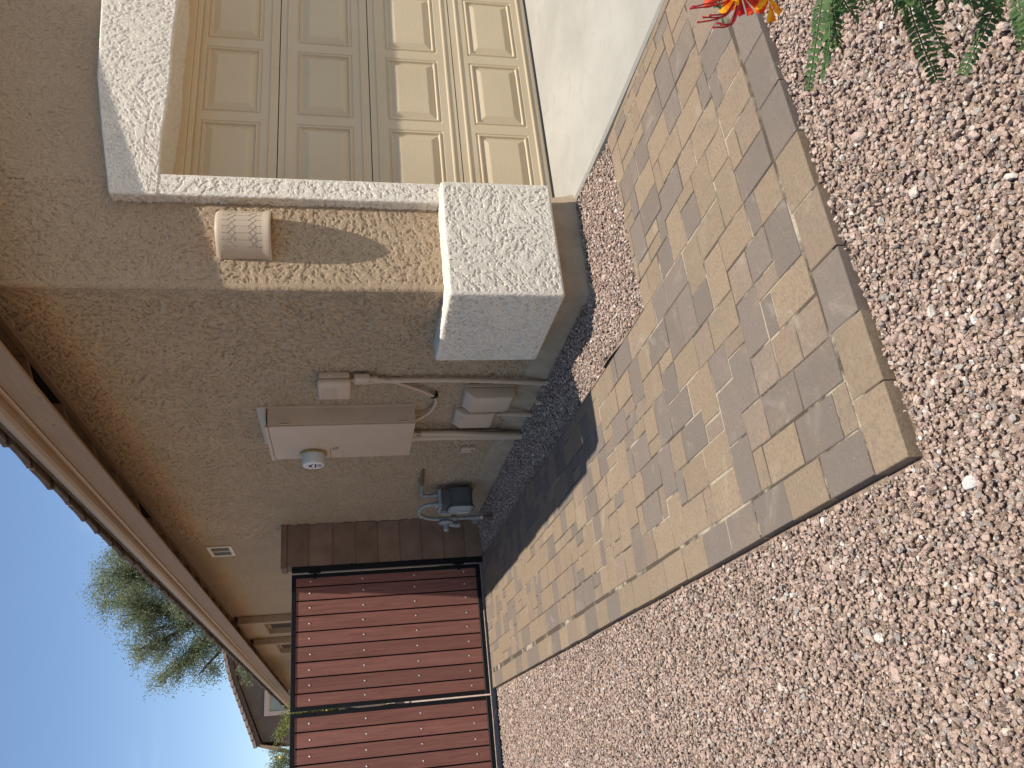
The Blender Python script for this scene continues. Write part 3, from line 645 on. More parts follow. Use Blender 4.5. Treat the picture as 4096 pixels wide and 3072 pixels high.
# ------------------------------------------------------------------ block pillar and gate
pil = thing('block_pillar', 'brown concrete block pillar against the shaded house wall, beside the gate', 'pillar', (-.2, 4.3, -.06))
MB().box(-.400, .0, 4.206, 4.394, -.10, 1.79).build('mortar', M['mortar'], pil)
zj = [-.10, .112, .321, .531, .738, .948, 1.158, 1.369, 1.588, 1.787]; bm0 = {}
for k in range(9):
    h = round(zj[k+1]-zj[k]-.009, 3); b = MB().box(-.405+rr.uniform(-.001, .001), -.004, 4.199+rr.uniform(-.0015, .0015), 4.40, zj[k]+.0045, zj[k+1]-.0045).build('block', M['block'], pil, bevel=.004, seg=1)
MB().box(-.418, -.002, 4.188, 4.41, 1.7875, 1.842).build('cap_block', M['block'], pil, bevel=.006)
def gate_leaf(label, x0, x1, edges, xin, y=4.22):
    t = thing('gate_leaf', label, 'gate', ((x0+x1)/2, y, 0), 'pair of boarded gate leaves')
    fr = MB(); w = .036
    fr.box(x0, x1, y-.020, y+.020, 1.705, 1.741); fr.box(x0, x1, y-.020, y+.020, -.014, .026)
    fr.box(x0, x0-w if x0 > x1 else x0+w, y-.0195, y+.0195, .026, 1.705); fr.box(x1, x1+w if x0 > x1 else x1-w, y-.0195, y+.0195, .026, 1.705)
    for z in (.147, .62, 1.098, 1.576): fr.box(x0-.03, x1+.03, y+.014, y+.034, z-.02, z+.02)
    fr.build('frame', M['black'], t, bevel=.002, seg=1)
    MB().box(x0-.03, x1+.03, y+.0125, y+.0138, .027, 1.704).build('backing_sheet', M['black'], t)
    bo = MB()
    for (a, c) in edges:
        a, c = max(a, c), min(a, c); bd = MB().box(a-.006, c+.006, y-.012+rr.uniform(-.001, .001), y+.012, .0275, 1.7035).build('board', M['board'], t, bevel=.0025, seg=1)
        for z in (.147, .62, 1.098, 1.576):
            p = Vector(((a+c)/2+rr.uniform(-.004, .004), y-.012, z+rr.uniform(-.004, .004)))
            o = link('bolt', bolt_me, None, bd, p-wloc(bd))
    return t
bmx = bmesh.new(); bmesh.ops.create_uvsphere(bmx, u_segments=10, v_segments=6, radius=.0085)
for v in bmx.verts: v.co.y = min(v.co.y*.6, .001)
bolt_me = bpy.data.meshes.new('bolt'); bmx.to_mesh(bolt_me); bmx.free(); bolt_me.materials.append(M['steel'])
ex = [-.493, -.593, -.719, -.853, -.991, -1.121, -1.254, -1.385, -1.516, -1.629]
L1 = gate_leaf('red-brown boarded gate leaf on black frame, hung next to the block pillar', -.478, -1.657, list(zip(ex[:-1], ex[1:])), 0)
ex2 = [-1.697]+[-1.697-.1285*k for k in range(1, 10)]
L2 = gate_leaf('red-brown boarded gate leaf at the picture edge, behind the open gravel', -1.672, -2.90, list(zip(ex2[:-1], ex2[1:])), 0)
gp_ = thing('gate_post', 'black steel gate post fixed to the block pillar', 'post', (-.44, 4.22, -.05))
MB().box(-.408, -.462, 4.196, 4.25, -.10, 1.742).build('post', M['black'], gp_, bevel=.002, seg=1)
for z in (.19, 1.53):
    h = MB(); h.tube([(-.470, 4.187, z-.05), (-.470, 4.187, z+.05)], .009, 10); h.box(-.425, -.462, 4.188, 4.196, z-.022, z+.022); h.box(-.478, -.525, 4.190, 4.199, z-.016, z+.016); h.tube([(-.470, 4.187, z+.05), (-.470, 4.182, z+.062), (-.452, 4.18, z+.064)], .004, 6)
    h.build('hinge', M['black'], gp_)
for z in (.62, 1.2): MB().tube([(-.405, 4.20, z), (-.412, 4.19, z), (-.43, 4.19, z)], .006, 8).build('anchor_bolt', M['black'], gp_)
th_ = MB().box(-.47, -2.9, 4.20, 4.24, -.112, -.062).build('gate_ground_bar', M['black']); tag(th_, 'dark bar lying on the ground under both gate leaves', 'sill')  # plain black bar along the ground below both leaves

# ------------------------------------------------------------------ services on the side wall
def rnd_box(parent, name, mat, x0, x1, y0, y1, z0, z1, r=.006, seg=3): return MB().box(x0, x1, y0, y1, z0, z1).build(name, mat, parent, bevel=r, seg=seg, smooth=True)
ep = thing('electrical_panel', 'tall beige electrical service cabinet in the middle of the shaded side wall', 'electrical box', (-.06, 1.72, .78))
b = MB(); b.box(-.125, .01, 1.428, 2.035, .787, 1.728)
b.build('cabinet', M['util'], ep, bevel=.002, seg=1)
MB().box(-.010, .004, 1.408, 2.045, .778, 1.795).build('wall_flange', M['util'], ep, bevel=.001, seg=1)
MB().prism([(-.012, 1.795), (-.008, 1.795), (-.006, 1.735), (-.135, 1.7305), (-.139, 1.724), (-.139, 1.7285), (-.012, 1.7420)], 'y', 1.415, 2.045).build('rain_hood', M['util'], ep)
MB().box(-.1405, -.1255, 1.4255, 2.040, 1.7285, 1.746).build('hood_lip', M['util'], ep, bevel=.001, seg=1)
MB().box(-.137, -.1265, 1.430, 1.828, .790, 1.722).build('door', M['util'], ep, bevel=.0025, seg=2)
MB().box(-.134, -.1265, 1.832, 2.034, 1.345, 1.722).build('meter_plate', M['util'], ep, bevel=.0015, seg=1)
MB().box(-.134, -.1265, 1.832, 2.034, .790, 1.341).build('cover_plate', M['util'], ep, bevel=.0015, seg=1)
for z in (.87, 1.62):
    h = MB().box(-.112, -.088, 1.4245, 1.4285, z-.03, z+.03); h.tube([(-.122, 1.4225, z-.03), (-.122, 1.4225, z+.03)], .0048, 8); h.build('hinge', M['util'], ep)
lt = MB().tube([(-.139, 1.82, 1.292), (-.148, 1.826, 1.30), (-.148, 1.83, 1.318), (-.140, 1.836, 1.325)], .005, 8); lt.box(-.142, -.134, 1.812, 1.842, 1.29, 1.305); lt.build('latch', M['galv'], ep)
MB().tube([(-.07, 1.428, .87), (-.07, 1.4262, .87)], .03, 18).build('knockout', M['util'], ep)
# round meter
em = thing('electric_meter', 'round pale electric meter with brass ring on the beige cabinet', 'electric meter', (-.18, 1.93, 1.46))
def lathe_x(c, prof, n=36):
    b = MB(); v = []; 
    for (x, r) in prof: v += [(x, c[0]+r*math.cos(2*math.pi*k/n), c[1]+r*math.sin(2*math.pi*k/n)) for k in range(n)]
    f = [(i*n+k, i*n+(k+1) % n, (i+1)*n+(k+1) % n, (i+1)*n+k) for i in range(len(prof)-1) for k in range(n)]; f.append(tuple((len(prof)-1)*n+k for k in range(n))); f.append(tuple(range(n-1, -1, -1))); return b.add(v, f)
MC = (1.93, 1.46)
lathe_x(MC, [(-.134, .086), (-.136, .091), (-.150, .092), (-.153, .086), (-.153, .080)]).build('ring', M['brass'], em, smooth=True)
lathe_x(MC, [(-.152, .080), (-.205, .078), (-.222, .075), (-.226, .070)]).build('cover', M['glassy'], em, smooth=True)
face = lathe_x(MC, [(-.2255, .068), (-.2275, .0675)]).build('face_label', M['print_w'], em)
b = MB()
def fr_(dy0, dy1, dz0, dz1): b.box(-.2290, -.2278, MC[0]+dy0, MC[0]+dy1, MC[1]+dz0, MC[1]+dz1)
for k in range(7): fr_(-.030+.0, .028-.004*(k % 3), -.030-.0042*k, -.0280-.0042*k)
for k in range(16): fr_(-.036+.0045*k, -.036+.0045*k+.0012*(1+(k*7) % 3), -.020, -.008)
for k in range(4): fr_(-.015, -.006+.006*(k % 2), .040+.003*k, .0415+.003*k)
fr_(-.03, -.02, .0, .010); fr_(.036, .042, -.004, .012)
b.build('label_print', M['print_d'], face); MB().box(-.2292, -.2279, MC[0]-.022, MC[0]+.024, MC[1]+.010, MC[1]+.032).build('display', M['print_r'], face)
lathe_x((2.012, 1.452), [(-.134, .009), (-.142, .009), (-.144, .006)], 12).build('seal_tag', simple('yellow_seal', (.60, .42, .08), .5), em)
# network interface with ribbed cover, flexible conduit and the boxes below it
cb = thing('cable_box', 'beige ribbed cable box high on the wall, between corner pier and electrical cabinet', 'utility box', (-.04, 1.02, 1.2))
rnd_box(cb, 'base', M['utilp'], -.048, .0, .908, 1.128, 1.212, 1.394, .012)
rnd_box(cb, 'cover', M['utilp'], -.090, -.045, .902, 1.135, 1.203, 1.402, .020, 4)
for k in range(9): MB().box(-.0925, -.0890, .96, 1.115, 1.290+.0105*k, 1.295+.0105*k).build('rib', M['utilp'], cb, bevel=.001, seg=1)
MB().box(-.034, -.026, .9035, .909, 1.322, 1.336).build('screw', M['vent'], cb)
lb = thing('conduit_fitting', 'small beige conduit elbow fitting just under the ribbed cable box', 'conduit fitting', (-.04, .94, 1.13))
rnd_box(lb, 'body', M['utilp'], -.062, -.016, .903, .968, 1.092, 1.188, .012)
MB().tube([(-.045, .94, 1.187), (-.045, .945, 1.205)], .010, 12).build('nipple', M['utilp'], lb, smooth=True)
MB().tube([(-.040, .935, 1.094), (-.040, .94, 1.062)], .015, 12).tube([(-.040, .939, 1.068), (-.040, .941, 1.05)], .018, 12).build('collar', M['utilp'], lb, smooth=True)
def spline(P, k=6):
    out = []
    for i in range(len(P)-1):
        p0, p1, p2, p3 = [Vector(P[min(max(j, 0), len(P)-1)]) for j in (i-1, i, i+1, i+2)]
        for s in range(k):
            t = s/k; out.append(.5*((2*p1)+(p2-p0)*t+(2*p0-5*p1+4*p2-p3)*t*t+(3*p1-p0-3*p2+p3)*t*t*t))
    out.append(Vector(P[-1])); return out
fx = thing('flexible_conduit', 'beige flexible conduit looping from the small fitting down to the cabinet base', 'conduit', (-.03, 1.2, .67))
pth = spline([(-.040, .941, 1.06), (-.034, .985, .965), (-.03, 1.065, .86), (-.03, 1.15, .755), (-.032, 1.225, .683), (-.034, 1.30, .660), (-.036, 1.40, .668), (-.04, 1.49, .70), (-.05, 1.545, .75), (-.055, 1.56, .79)], 10)
MB().tube(pth, [.0115+.0009*(i % 2) for i in range(len(pth))], 10).build('hose', M['utilp'], fx, smooth=True)
MB().tube([(-.055, 1.558, .765), (-.055, 1.56, .787)], .017, 12).build('collar', M['utilp'], fx)
MB().box(-.038, .0, 1.215, 1.228, .655, .668).tube([(-.034, 1.228, .70), (-.034, 1.222, .664)], .0145, 10).build('clamp', M['black'], fx)
c1 = thing('conduit_pipe', 'thin beige conduit running from the ribbed cable box down to the gravel', 'conduit', (-.03, 1.03, -.05))
MB().tube(spline([(-.030, .99, 1.19), (-.030, .985, .9), (-.030, .99, .58), (-.038, 1.01, .2), (-.05, 1.03, -.10)], 5), .0165, 12).build('pipe', M['utilp'], c1, smooth=True)
for z, r in ((1.168, .023), (1.128, .024), (1.095, .0205)): MB().tube([(-.030, .988, z-.017), (-.030, .988, z+.017)], r, 14).build('coupling', M['utilp'], c1, smooth=True)
def loaf(label, y0, y1, z0, z1, d, cut, name='utility_box'):
    t = thing(name, label, 'utility box', (-.05, (y0+y1)/2, z0))
    b = MB().box(-.022, .0, y0-.004, y1+.004, z0+.004, z1-.002); b.build('back_plate', M['utilp'], t, bevel=.003)
    b = MB().prism([(-.0225, z0), (-.0225, z1), (-d*.55, z1-.004), (-d, z1-cut), (-d, z0+cut*.45), (-d*.75, z0)], 'y', y0, y1); b.build('cover', M['utilp'], t, bevel=.010, seg=3, smooth=True)
    return t
b1 = loaf('beige sloped-top utility box low on the wall beside the thin conduit, in front', 1.118, 1.345, .165, .492, .105, .055)
MB().tube([(-.095, 1.32, .205), (-.108, 1.32, .205)], .009, 12).build('lock', M['galv'], b1)
b2 = loaf('beige flat utility box half hidden behind the sloped-top utility box', 1.435, 1.672, .232, .515, .083, .05)
MB().box(-.0845, -.0825, 1.48, 1.53, .42, .478).build('embossed_plate', M['utilp'], b2, bevel=.001, seg=1)
c2 = thing('conduit_pipe', 'short beige conduit stub with strap below the two low utility boxes', 'conduit', (-.05, 1.51, -.05))
MB().tube([(-.050, 1.50, .23), (-.050, 1.505, .10), (-.060, 1.52, -.10)], .0175, 12).build('pipe', M['utilp'], c2, smooth=True)
MB().tube([(-.05, 1.50, .162), (-.05, 1.50, .184)], .0195, 14).box(-.07, -.05, 1.520, 1.536, .165, .181).build('strap', M['utilp'], c2)
c3 = thing('conduit_pipe', 'beige conduit leaning slightly, nearer of the pair under the electrical cabinet', 'conduit', (-.07, 1.8, -.05))
MB().tube([(-.07, 1.775, .725), (-.07, 1.785, .5), (-.072, 1.83, .2), (-.078, 1.872, -.10)], .0205, 14).build('pipe', M['utilp'], c3, smooth=True)
MB().tube([(-.07, 1.775, .79), (-.07, 1.775, .755)], .021, 14).tube([(-.07, 1.775, .76), (-.07, 1.776, .72)], .007, 8).build('connector', M['utilp'], c3, smooth=True)
c4 = thing('conduit_pipe', 'thick beige conduit, farther of the pair under the electrical cabinet', 'conduit', (-.05, 1.93, -.05))
MB().tube([(-.048, 1.885, .79), (-.048, 1.89, .45), (-.052, 1.915, -.10)], .032, 16).build('pipe', M['utilp'], c4, smooth=True)
MB().tube([(-.048, 1.885, .79), (-.048, 1.885, .757)], .041, 16).build('hub', M['utilp'], c4, smooth=True)
MB().tube([(-.051, 1.91, .11), (-.051, 1.91, .145)], .0345, 16).box(-.09, -.06, 1.935, 1.96, .115, .14).build('strap', M['utilp'], c4)
c5 = thing('cable_stub', 'thin looped cable ending in a short capped stub on the gravel', 'cable', (-.09, 1.2, -.03))
MB().tube(spline([(-.03, 1.16, .165), (-.04, 1.155, .09), (-.06, 1.165, .05), (-.082, 1.19, .02), (-.09, 1.225, -.005)], 6), .0028, 8).build('cable', M['utilp'], c5)
MB().tube([(-.09, 1.228, .014), (-.092, 1.228, -.04)], .0165, 14).tube([(-.092, 1.228, -.04), (-.094, 1.228, -.09)], .0135, 14).build('cap', M['utilp'], c5, smooth=True)
pl = thing('wall_plate', 'tiny beige plate low on the wall between thick conduit and gas meter', 'wall plate', (-.01, 2.27, .26))
rnd_box(pl, 'cover', M['utilp'], -.026, .002, 2.225, 2.325, .262, .372, .006)
MB().prism([(2.262, .280), (2.278, .300), (2.294, .280)], 'x', -.0275, -.0262).build('arrow_mark', M['dark'], pl)
# ---- gas meter
gm = thing('gas_meter', 'slate grey gas meter with curved pipes in front of the shaded wall by the pillar', 'gas meter', (-.15, 3.25, -.06))
def rr_(cy, cz, w, h, r, n=5):
    out = []
    for (sx, sz, a0) in ((1, 1, 0), (-1, 1, 90), (-1, -1, 180), (1, -1, 270)):
        for k in range(n+1): a = math.radians(a0+90*k/n); out.append((cy+sx*(w/2-r)+r*math.cos(a), cz+sz*(h/2-r)+r*math.sin(a)))
    return out
MB().prism(rr_(3.205, .275, .20, .205, .05), 'x', -.205, -.062).build('body', M['gas'], gm, smooth=True)
MB().prism(rr_(3.205, .395, .165, .11, .012), 'x', -.20, -.07).build('upper_case', M['gas'], gm, bevel=.003)
for x in (-.060, -.212):
    MB().prism(rr_(3.205, .275, .225, .228, .06), 'x', x-.007, x+.007).build('flange', M['gas'], gm, smooth=True)
    for (dy, dz) in ((-.095, .05), (-.095, -.04), (.095, .05), (.095, -.04), (-.04, -.104), (.04, -.104)): MB().tube([(x-.011, 3.205+dy, .275+dz), (x+.011, 3.205+dy, .275+dz)], .0055, 6).build('flange_bolt', M['galv'], gm)
v = []; A = rr_(3.205, .275, .205, .208, .055); B2 = rr_(3.205, .275, .165, .165, .05); n = len(A)
MB().add([(-.2195, *p) for p in A]+[(-.238, *p) for p in B2], [(i, (i+1) % n, n+(i+1) % n, n+i) for i in range(n)]+[tuple(range(n, 2*n))]).build('diaphragm_cover', M['gasl'], gm, smooth=True)
MB().prism(rr_(3.205, .455, .18, .022, .008), 'x', -.212, -.056).build('top_plate', M['gasl'], gm)
for (x, y) in ((-.19, 3.115), (-.08, 3.115), (-.19, 3.295), (-.135, 3.115)): MB().tube([(x, y, .44), (x, y, .473)], .006, 6).build('plate_bolt', M['galv'], gm)
for (x, r, z0, z1) in ((-.085, .022, .466, .50), (-.165, .022, .466, .50)):
    MB().tube([(x, 3.205, z0), (x, 3.205, z1)], r+.006, 8).tube([(x, 3.205, z1), (x, 3.205, z1+.012)], r-.003, 10).build('union', M['galv'], gm)
MB().box(-.235, -.165, 3.305, 3.365, .335, .438).build('index_cover', M['amber'], gm, bevel=.010, seg=3, smooth=True)
MB().box(-.228, -.165, 3.295, 3.308, .32, .45).build('index_frame', M['gasl'], gm, bevel=.004)
MB().box(-.2385, -.2377, 3.235, 3.255, .20, .30).build('paper_tag', M['print_w'], gm)
MB().tube(spline([(-.085, 3.205, .505), (-.085, 3.205, .56), (-.082, 3.203, .590), (-.070, 3.18, .606), (-.055, 3.13, .612), (-.05, 3.05, .615)], 5), .0155, 12).build('outlet_pipe', M['galv'], gm, smooth=True)
MB().tube([(-.085, 3.205, .575), (-.084, 3.203, .60)], .021, 10).tube([(-.0525, 3.09, .614), (-.05, 2.985, .616)], .0225, 12).build('elbow', M['galv'], gm, smooth=True)
MB().tube([(-.05, 2.99, .616), (-.045, 2.85, .622), (-.02, 2.76, .625), (.01, 2.74, .626)], .0135, 10).build('wall_pipe', M['rust'], gm, smooth=True)
MB().tube([(-.052, 2.955, .60), (-.045, 2.95, .66), (-.03, 2.92, .662)], .003, 6).build('wire', M['galv'], gm)
MB().tube(spline([(-.165, 3.205, .50), (-.165, 3.205, .545), (-.172, 3.225, .595), (-.190, 3.275, .622), (-.212, 3.335, .612), (-.228, 3.385, .56), (-.235, 3.41, .49), (-.236, 3.415, .42)], 6), .0165, 14).build('inlet_bend', M['galv'], gm, smooth=True)
MB().tube([(-.236, 3.415, .43), (-.236, 3.415, .375)], .024, 10).tube([(-.236, 3.415, .375), (-.236, 3.415, .29)], .029, 14).build('regulator_body', M['galv'], gm, smooth=True)
lathe_x((3.415, .385), [(-.262, .045), (-.266, .064), (-.276, .066), (-.282, .058), (-.290, .030), (-.293, .026), (-.338, .0255), (-.342, .020), (-.350, .014)], 24).build('regulator', M['galv'], gm, smooth=True)
MB().tube([(-.285, 3.415, .355), (-.296, 3.418, .300), (-.296, 3.418, .262)], .021, 12).build('vent_spout', M['galv'], gm, smooth=True)
MB().tube([(-.236, 3.415, .30), (-.236, 3.418, .12), (-.236, 3.42, .02)], .0145, 12).build('riser', M['galv'], gm, smooth=True)
MB().tube([(-.236, 3.418, .165), (-.236, 3.418, .09)], .023, 12).tube([(-.236, 3.418, .13), (-.275, 3.418, .125)], .009, 8).box(-.288, -.268, 3.413, 3.423, .105, .145).build('shut_off_valve', M['galv'], gm)
MB().tube([(-.236, 3.419, .052), (-.236, 3.422, -.10)], .0215, 14).build('sleeve', M['brown'], gm, smooth=True)
MB().tube([(-.236, 3.419, .075), (-.236, 3.419, .05)], .017, 12).build('pipe_tape', M['vent'], gm)
# ---- soffit-level vent grille
vt = thing('wall_vent', 'small louvred vent grille high on the side wall above the block pillar', 'vent', (0, 5.05, 2.37))
f = MB(); ya, yb, za, zb = 4.85, 5.245, 2.375, 2.612
f.box(-.014, -.0012, ya, yb, za, za+.03); f.box(-.014, -.0012, ya, yb, zb-.03, zb); f.box(-.014, -.0012, ya, ya+.035, za+.03, zb-.03); f.box(-.014, -.0012, yb-.035, yb, za+.03, zb-.03); f.build('frame', M['vent'], vt, bevel=.002, seg=1)
MB().box(-.0042, -.0022, ya+.035, yb-.035, za+.03, zb-.03).build('dark_duct', M['dark'], vt)
MB().box(-.0125, -.0045, (ya+yb)/2-.006, (ya+yb)/2+.006, za+.03, zb-.03).build('mullion', M['vent'], vt)
for k in range(13):
    z = za+.036+.0134*k; MB().add([(-.012, ya+.035, z), (-.012, yb-.035, z), (-.0045, yb-.035, z+.006), (-.0045, ya+.035, z+.006), (-.012, ya+.035, z+.002), (-.012, yb-.035, z+.002), (-.0045, yb-.035, z+.008), (-.0045, ya+.035, z+.008)], [(0, 1, 2, 3), (7, 6, 5, 4), (0, 4, 5, 1), (3, 2, 6, 7)]).build('louvre', M['vent'], vt)
# ---- ceramic half-round wall light
ws = thing('wall_sconce', 'cream half-round ceramic wall light with punched crosses on the sunlit front wall', 'wall light', (.292, 0, 1.58))
RX, RD, zc0, zc1, CX = .122, .152, 1.583, 1.842, .292
def hc(a, off=0.0): return (CX-(RX+off)*math.cos(a), -(RD+off)*math.sin(a)-.002)
b = MB(); n = 40; prof = [(-.006, zc0+.004), (-.001, zc0+.0005), (.004, zc0), (.006, zc0+.004), (.007, zc0+.012), (.002, zc0+.03), (0, zc0+.05), (0, zc1-.05), (.001, zc1-.02), (-.002, zc1-.008), (-.008, zc1-.001), (-.015, zc1-.003), (-.018, zc1-.010)]
v = [];
for i in range(n+1):
    a = math.pi*i/n; v += [(*hc(a, o), z) for (o, z) in prof]
m = len(prof); b.add(v, [(i*m+k, (i+1)*m+k, (i+1)*m+k+1, i*m+k+1) for i in range(n) for k in range(m-1)]); b.build('shade', M['clay'], ws, smooth=True)
b = MB(); v = []
for i in range(n+1):
    a = math.pi*i/n; v += [(*hc(a, -.006), zc0+.0045), (*hc(a, -.010), zc0+.02), (*hc(a, -.010), zc1-.02), (*hc(a, -.0175), zc1-.0095)]
b.add(v, [(i*4+k, (i+1)*4+k, (i+1)*4+k+1, i*4+k+1) for i in range(n) for k in range(3)]); b.build('inside', M['clay_in'], ws, smooth=True)
v = [(*hc(math.pi*i/20, -.0101), 1.775) for i in range(21)]+[(*hc(math.pi*i/20, -.0101), 1.779) for i in range(21)]
MB().add(v, [tuple(range(21)), tuple(range(41, 20, -1))]).build('lamp_plate', M['clay_in'], ws)
gr = MB(); ho = MB()
def gl(a0, z0, a1, z1, w=.0016):
    q = []
    for s in range(7):
        t = s/6; a = a0+(a1-a0)*t; q.append((*hc(a, .0004), z0+(z1-z0)*t))
    gr.tube(q, w*.6, 5)
def hole(a, z): p = hc(a, .0006); p2 = hc(a, -.004); ho.tube([(*p2, z), (*p, z)], .0027, 7)
A_ = [math.radians(90+14.6*k) for k in range(-4, 5)]
for (zl, zh) in ((1.652, 1.685), (1.749, 1.782)):
    zl2, zh2 = zl, zh
    for z in (zl2, zh2): gl(A_[0], z, A_[-1], z)
    for i in range(8): gl(A_[i], zl2, A_[i+1], zh2); gl(A_[i], zh2, A_[i+1], zl2); hole((A_[i]+A_[i+1])/2, (zl2+zh2)/2)
    for a in A_: hole(a, zl2); hole(a, zh2)
for a in A_:
    gl(a, 1.685, a, 1.749); gl(a, 1.629, a, 1.652); gl(a, 1.782, a, 1.804)
for z in (1.629, 1.804): gl(A_[0], z, A_[-1], z); [hole(a, z) for a in A_]
gr.build('incised_lines', M['groove'], ws); ho.build('punched_holes', M['dark'], ws)
# ------------------------------------------------------------------ neighbour's house beyond the side yard
nh = thing('neighbour_house', 'grey-brown neighbour house with tiled gable seen past the far end of the eave', 'house', (1, 28, 0))
NYY = 28.0
MB().prism([(-1.25, -.1), (-1.02, 4.18), (1.05, 5.03), (4.8, 6.1), (6.5, 5.3), (6.5, -.1)], 'y', NYY, NYY+7).build('wall', M['stucco_n'], nh)
rk = [(-1.16, 4.17), (1.06, 5.06), (4.9, 6.12)]
rb = MB()
for (p, q) in zip(rk[:-1], rk[1:]): rb.prism([p, q, (q[0], q[1]+.13), (p[0], p[1]+.13)], 'y', NYY-.42, NYY+7)
nroof = rb.build('roof', M['tile'], nh)
for (p, q) in zip(rk[:-1], rk[1:]):
    ln = math.dist(p, q); n = int(ln/.235); a = math.atan2(q[1]-p[1], q[0]-p[0])
    for k in range(n):
        t = (k+.5)/n; x = p[0]+(q[0]-p[0])*t; z = p[1]+(q[1]-p[1])*t+.145
        d = MB(); L_ = .135; c, s_ = math.cos(a-.10), math.sin(a-.10)
        d.prism([(x-L_*c+.0*s_, z-L_*s_), (x+L_*c, z+L_*s_), (x+L_*c-.10*s_, z+L_*s_+.10*c), (x-L_*c-.10*s_, z-L_*s_+.10*c)], 'y', NYY-.50, NYY-.1).build('roof_tile', M['tile_n'], nroof)
MB().prism([(-1.20, 4.20), (-1.10, 4.24), (-1.22, 3.62), (-1.36, 3.62)], 'y', NYY-.46, NYY+6).build('eave_board', M['fascia'], nh)
wn_ = MB(); wn_.box(-.20, .66, NYY-.10, NYY-.002, 3.96, 4.14); wn_.box(-.20, -.06, NYY-.10, NYY-.002, 2.6, 3.96); wn_.box(.56, .70, NYY-.10, NYY-.002, 2.6, 3.96); wn_.box(-.25, .72, NYY-.13, NYY-.002, 2.44, 2.6)
wo_ = wn_.build('window', M['trim_n'], nh, bevel=.01)
MB().box(-.06, .56, NYY-.02, NYY-.0025, 2.6, 3.96).build('pane', M['blind'], wo_)
for k in range(17): MB().box(-.05, .55, NYY-.032, NYY-.0205, 2.64+.078*k, 2.70+.078*k).build('blind_slat', M['blind'], wo_)

# ------------------------------------------------------------------ trees and shrubs
def leaves(twigs, per, ln, wd, droop, seed, spread):
    """twigs: list of (start, end); many thin leaves along each"""
    r = np.random.default_rng(seed); A = np.array([t[0] for t in twigs]); B = np.array([t[1] for t in twigs]); n = len(A)*per
    i = np.repeat(np.arange(len(A)), per); t = r.random(n)**.8; P = A[i]+(B[i]-A[i])*t[:, None]+r.normal(0, spread, (n, 3))
    D = (B[i]-A[i]); D /= np.maximum(np.linalg.norm(D, axis=1, keepdims=True), 1e-6); D = D*.6+r.normal(0, .55, (n, 3))+np.array([0, 0, -droop]); D /= np.linalg.norm(D, axis=1, keepdims=True)
    S = np.cross(D, r.normal(0, 1, (n, 3))); S /= np.linalg.norm(S, axis=1, keepdims=True); l = ln*r.uniform(.6, 1.3, (n, 1)); w = wd*r.uniform(.7, 1.3, (n, 1))
    V = np.stack([P, P+D*l*.5+S*w*.5, P+D*l, P+D*l*.5-S*w*.5], 1).reshape(-1, 3); F = np.arange(n*4).reshape(-1, 4); return V, F
def tree(name, label, base, blobs, ntw, per, ln, wd, mat, seed, trunk_r=.2, droop=.5, twig=.9, spread=.06, cat='tree', fork=2.2, group=None, limb_n=5, flowers=0):
    t = thing(name, label, cat, base, group); rs = random.Random(seed); br = MB(); bx = Vector(base); top = bx+Vector((0, 0, fork)); br.tube([bx-Vector((0, 0, .2)), bx+Vector((.05, .0, fork*.5)), top], [trunk_r*1.25, trunk_r, trunk_r*.85], 10); tw = []
    wts = [b[1][0]*b[1][1]*b[1][2] for b in blobs]; tot = sum(wts)
    for (c, rad), w in zip(blobs, wts):
        c = Vector(c); mid = top.lerp(c, .5)+Vector((rs.uniform(-.3, .3), rs.uniform(-.3, .3), .25))*fork*.2
        br.tube([top, mid, c], [trunk_r*.6, trunk_r*.36, trunk_r*.14], 7)
        n = max(4, int(ntw*w/tot)); subs = []
        for k in range(max(3, int(limb_n*(w/tot)*len(blobs)))):
            while True:
                p = Vector((rs.uniform(-1, 1), rs.uniform(-1, 1), rs.uniform(-1, 1)))
                if p.length < 1: break
            e = c+Vector((p.x*rad[0], p.y*rad[1], p.z*rad[2]))*.95; s0 = mid.lerp(c, rs.uniform(.2, 1)); m = s0.lerp(e, .5)+Vector((0, 0, .12*(e-s0).length)); br.tube([s0, m, e], [trunk_r*.16, trunk_r*.09, trunk_r*.04], 5); subs.append((s0, m, e))
        for k in range(n):
            s = rs.choice(subs); q = rs.random(); a = (s[0].lerp(s[1], q*2) if q < .5 else s[1].lerp(s[2], q*2-1)) if rs.random() < .8 else s[2]
            d = Vector((rs.gauss(0, 1), rs.gauss(0, 1), rs.gauss(0, .8)-.25*droop)).normalized(); e = a+Vector((d.x*rad[0], d.y*rad[1], d.z*rad[2]))/max(rad)*twig*rs.uniform(.35, 1.15)
            tw.append((tuple(a), tuple(e)))
            if k % 5 == 0: br.tube([a, a.lerp(e, .5)+Vector((0, 0, .05)), e], [trunk_r*.035, trunk_r*.025, trunk_r*.012], 4)
    br.build('trunk', M['bark'], t, smooth=True); V, F = leaves(tw, per, ln, wd, droop, seed, spread); npmesh('crown', V, F, mat, t, smooth=False)
    if flowers:
        fm = MB()
        for k in range(flowers):
            p = Vector(rs.choice(tw)[1]); s = .02+.02*rs.random(); fm.add([p+Vector((s, 0, 0)), p+Vector((0, s, 0)), p+Vector((-s, 0, 0)), p+Vector((0, -s, 0)), p+Vector((0, 0, s)), p-Vector((0, 0, s))], [(0, 1, 4), (1, 2, 4), (2, 3, 4), (3, 0, 4), (1, 0, 5), (2, 1, 5), (3, 2, 5), (0, 3, 5)])
        fm.build('blossom', M['yellow'], t)
    return t
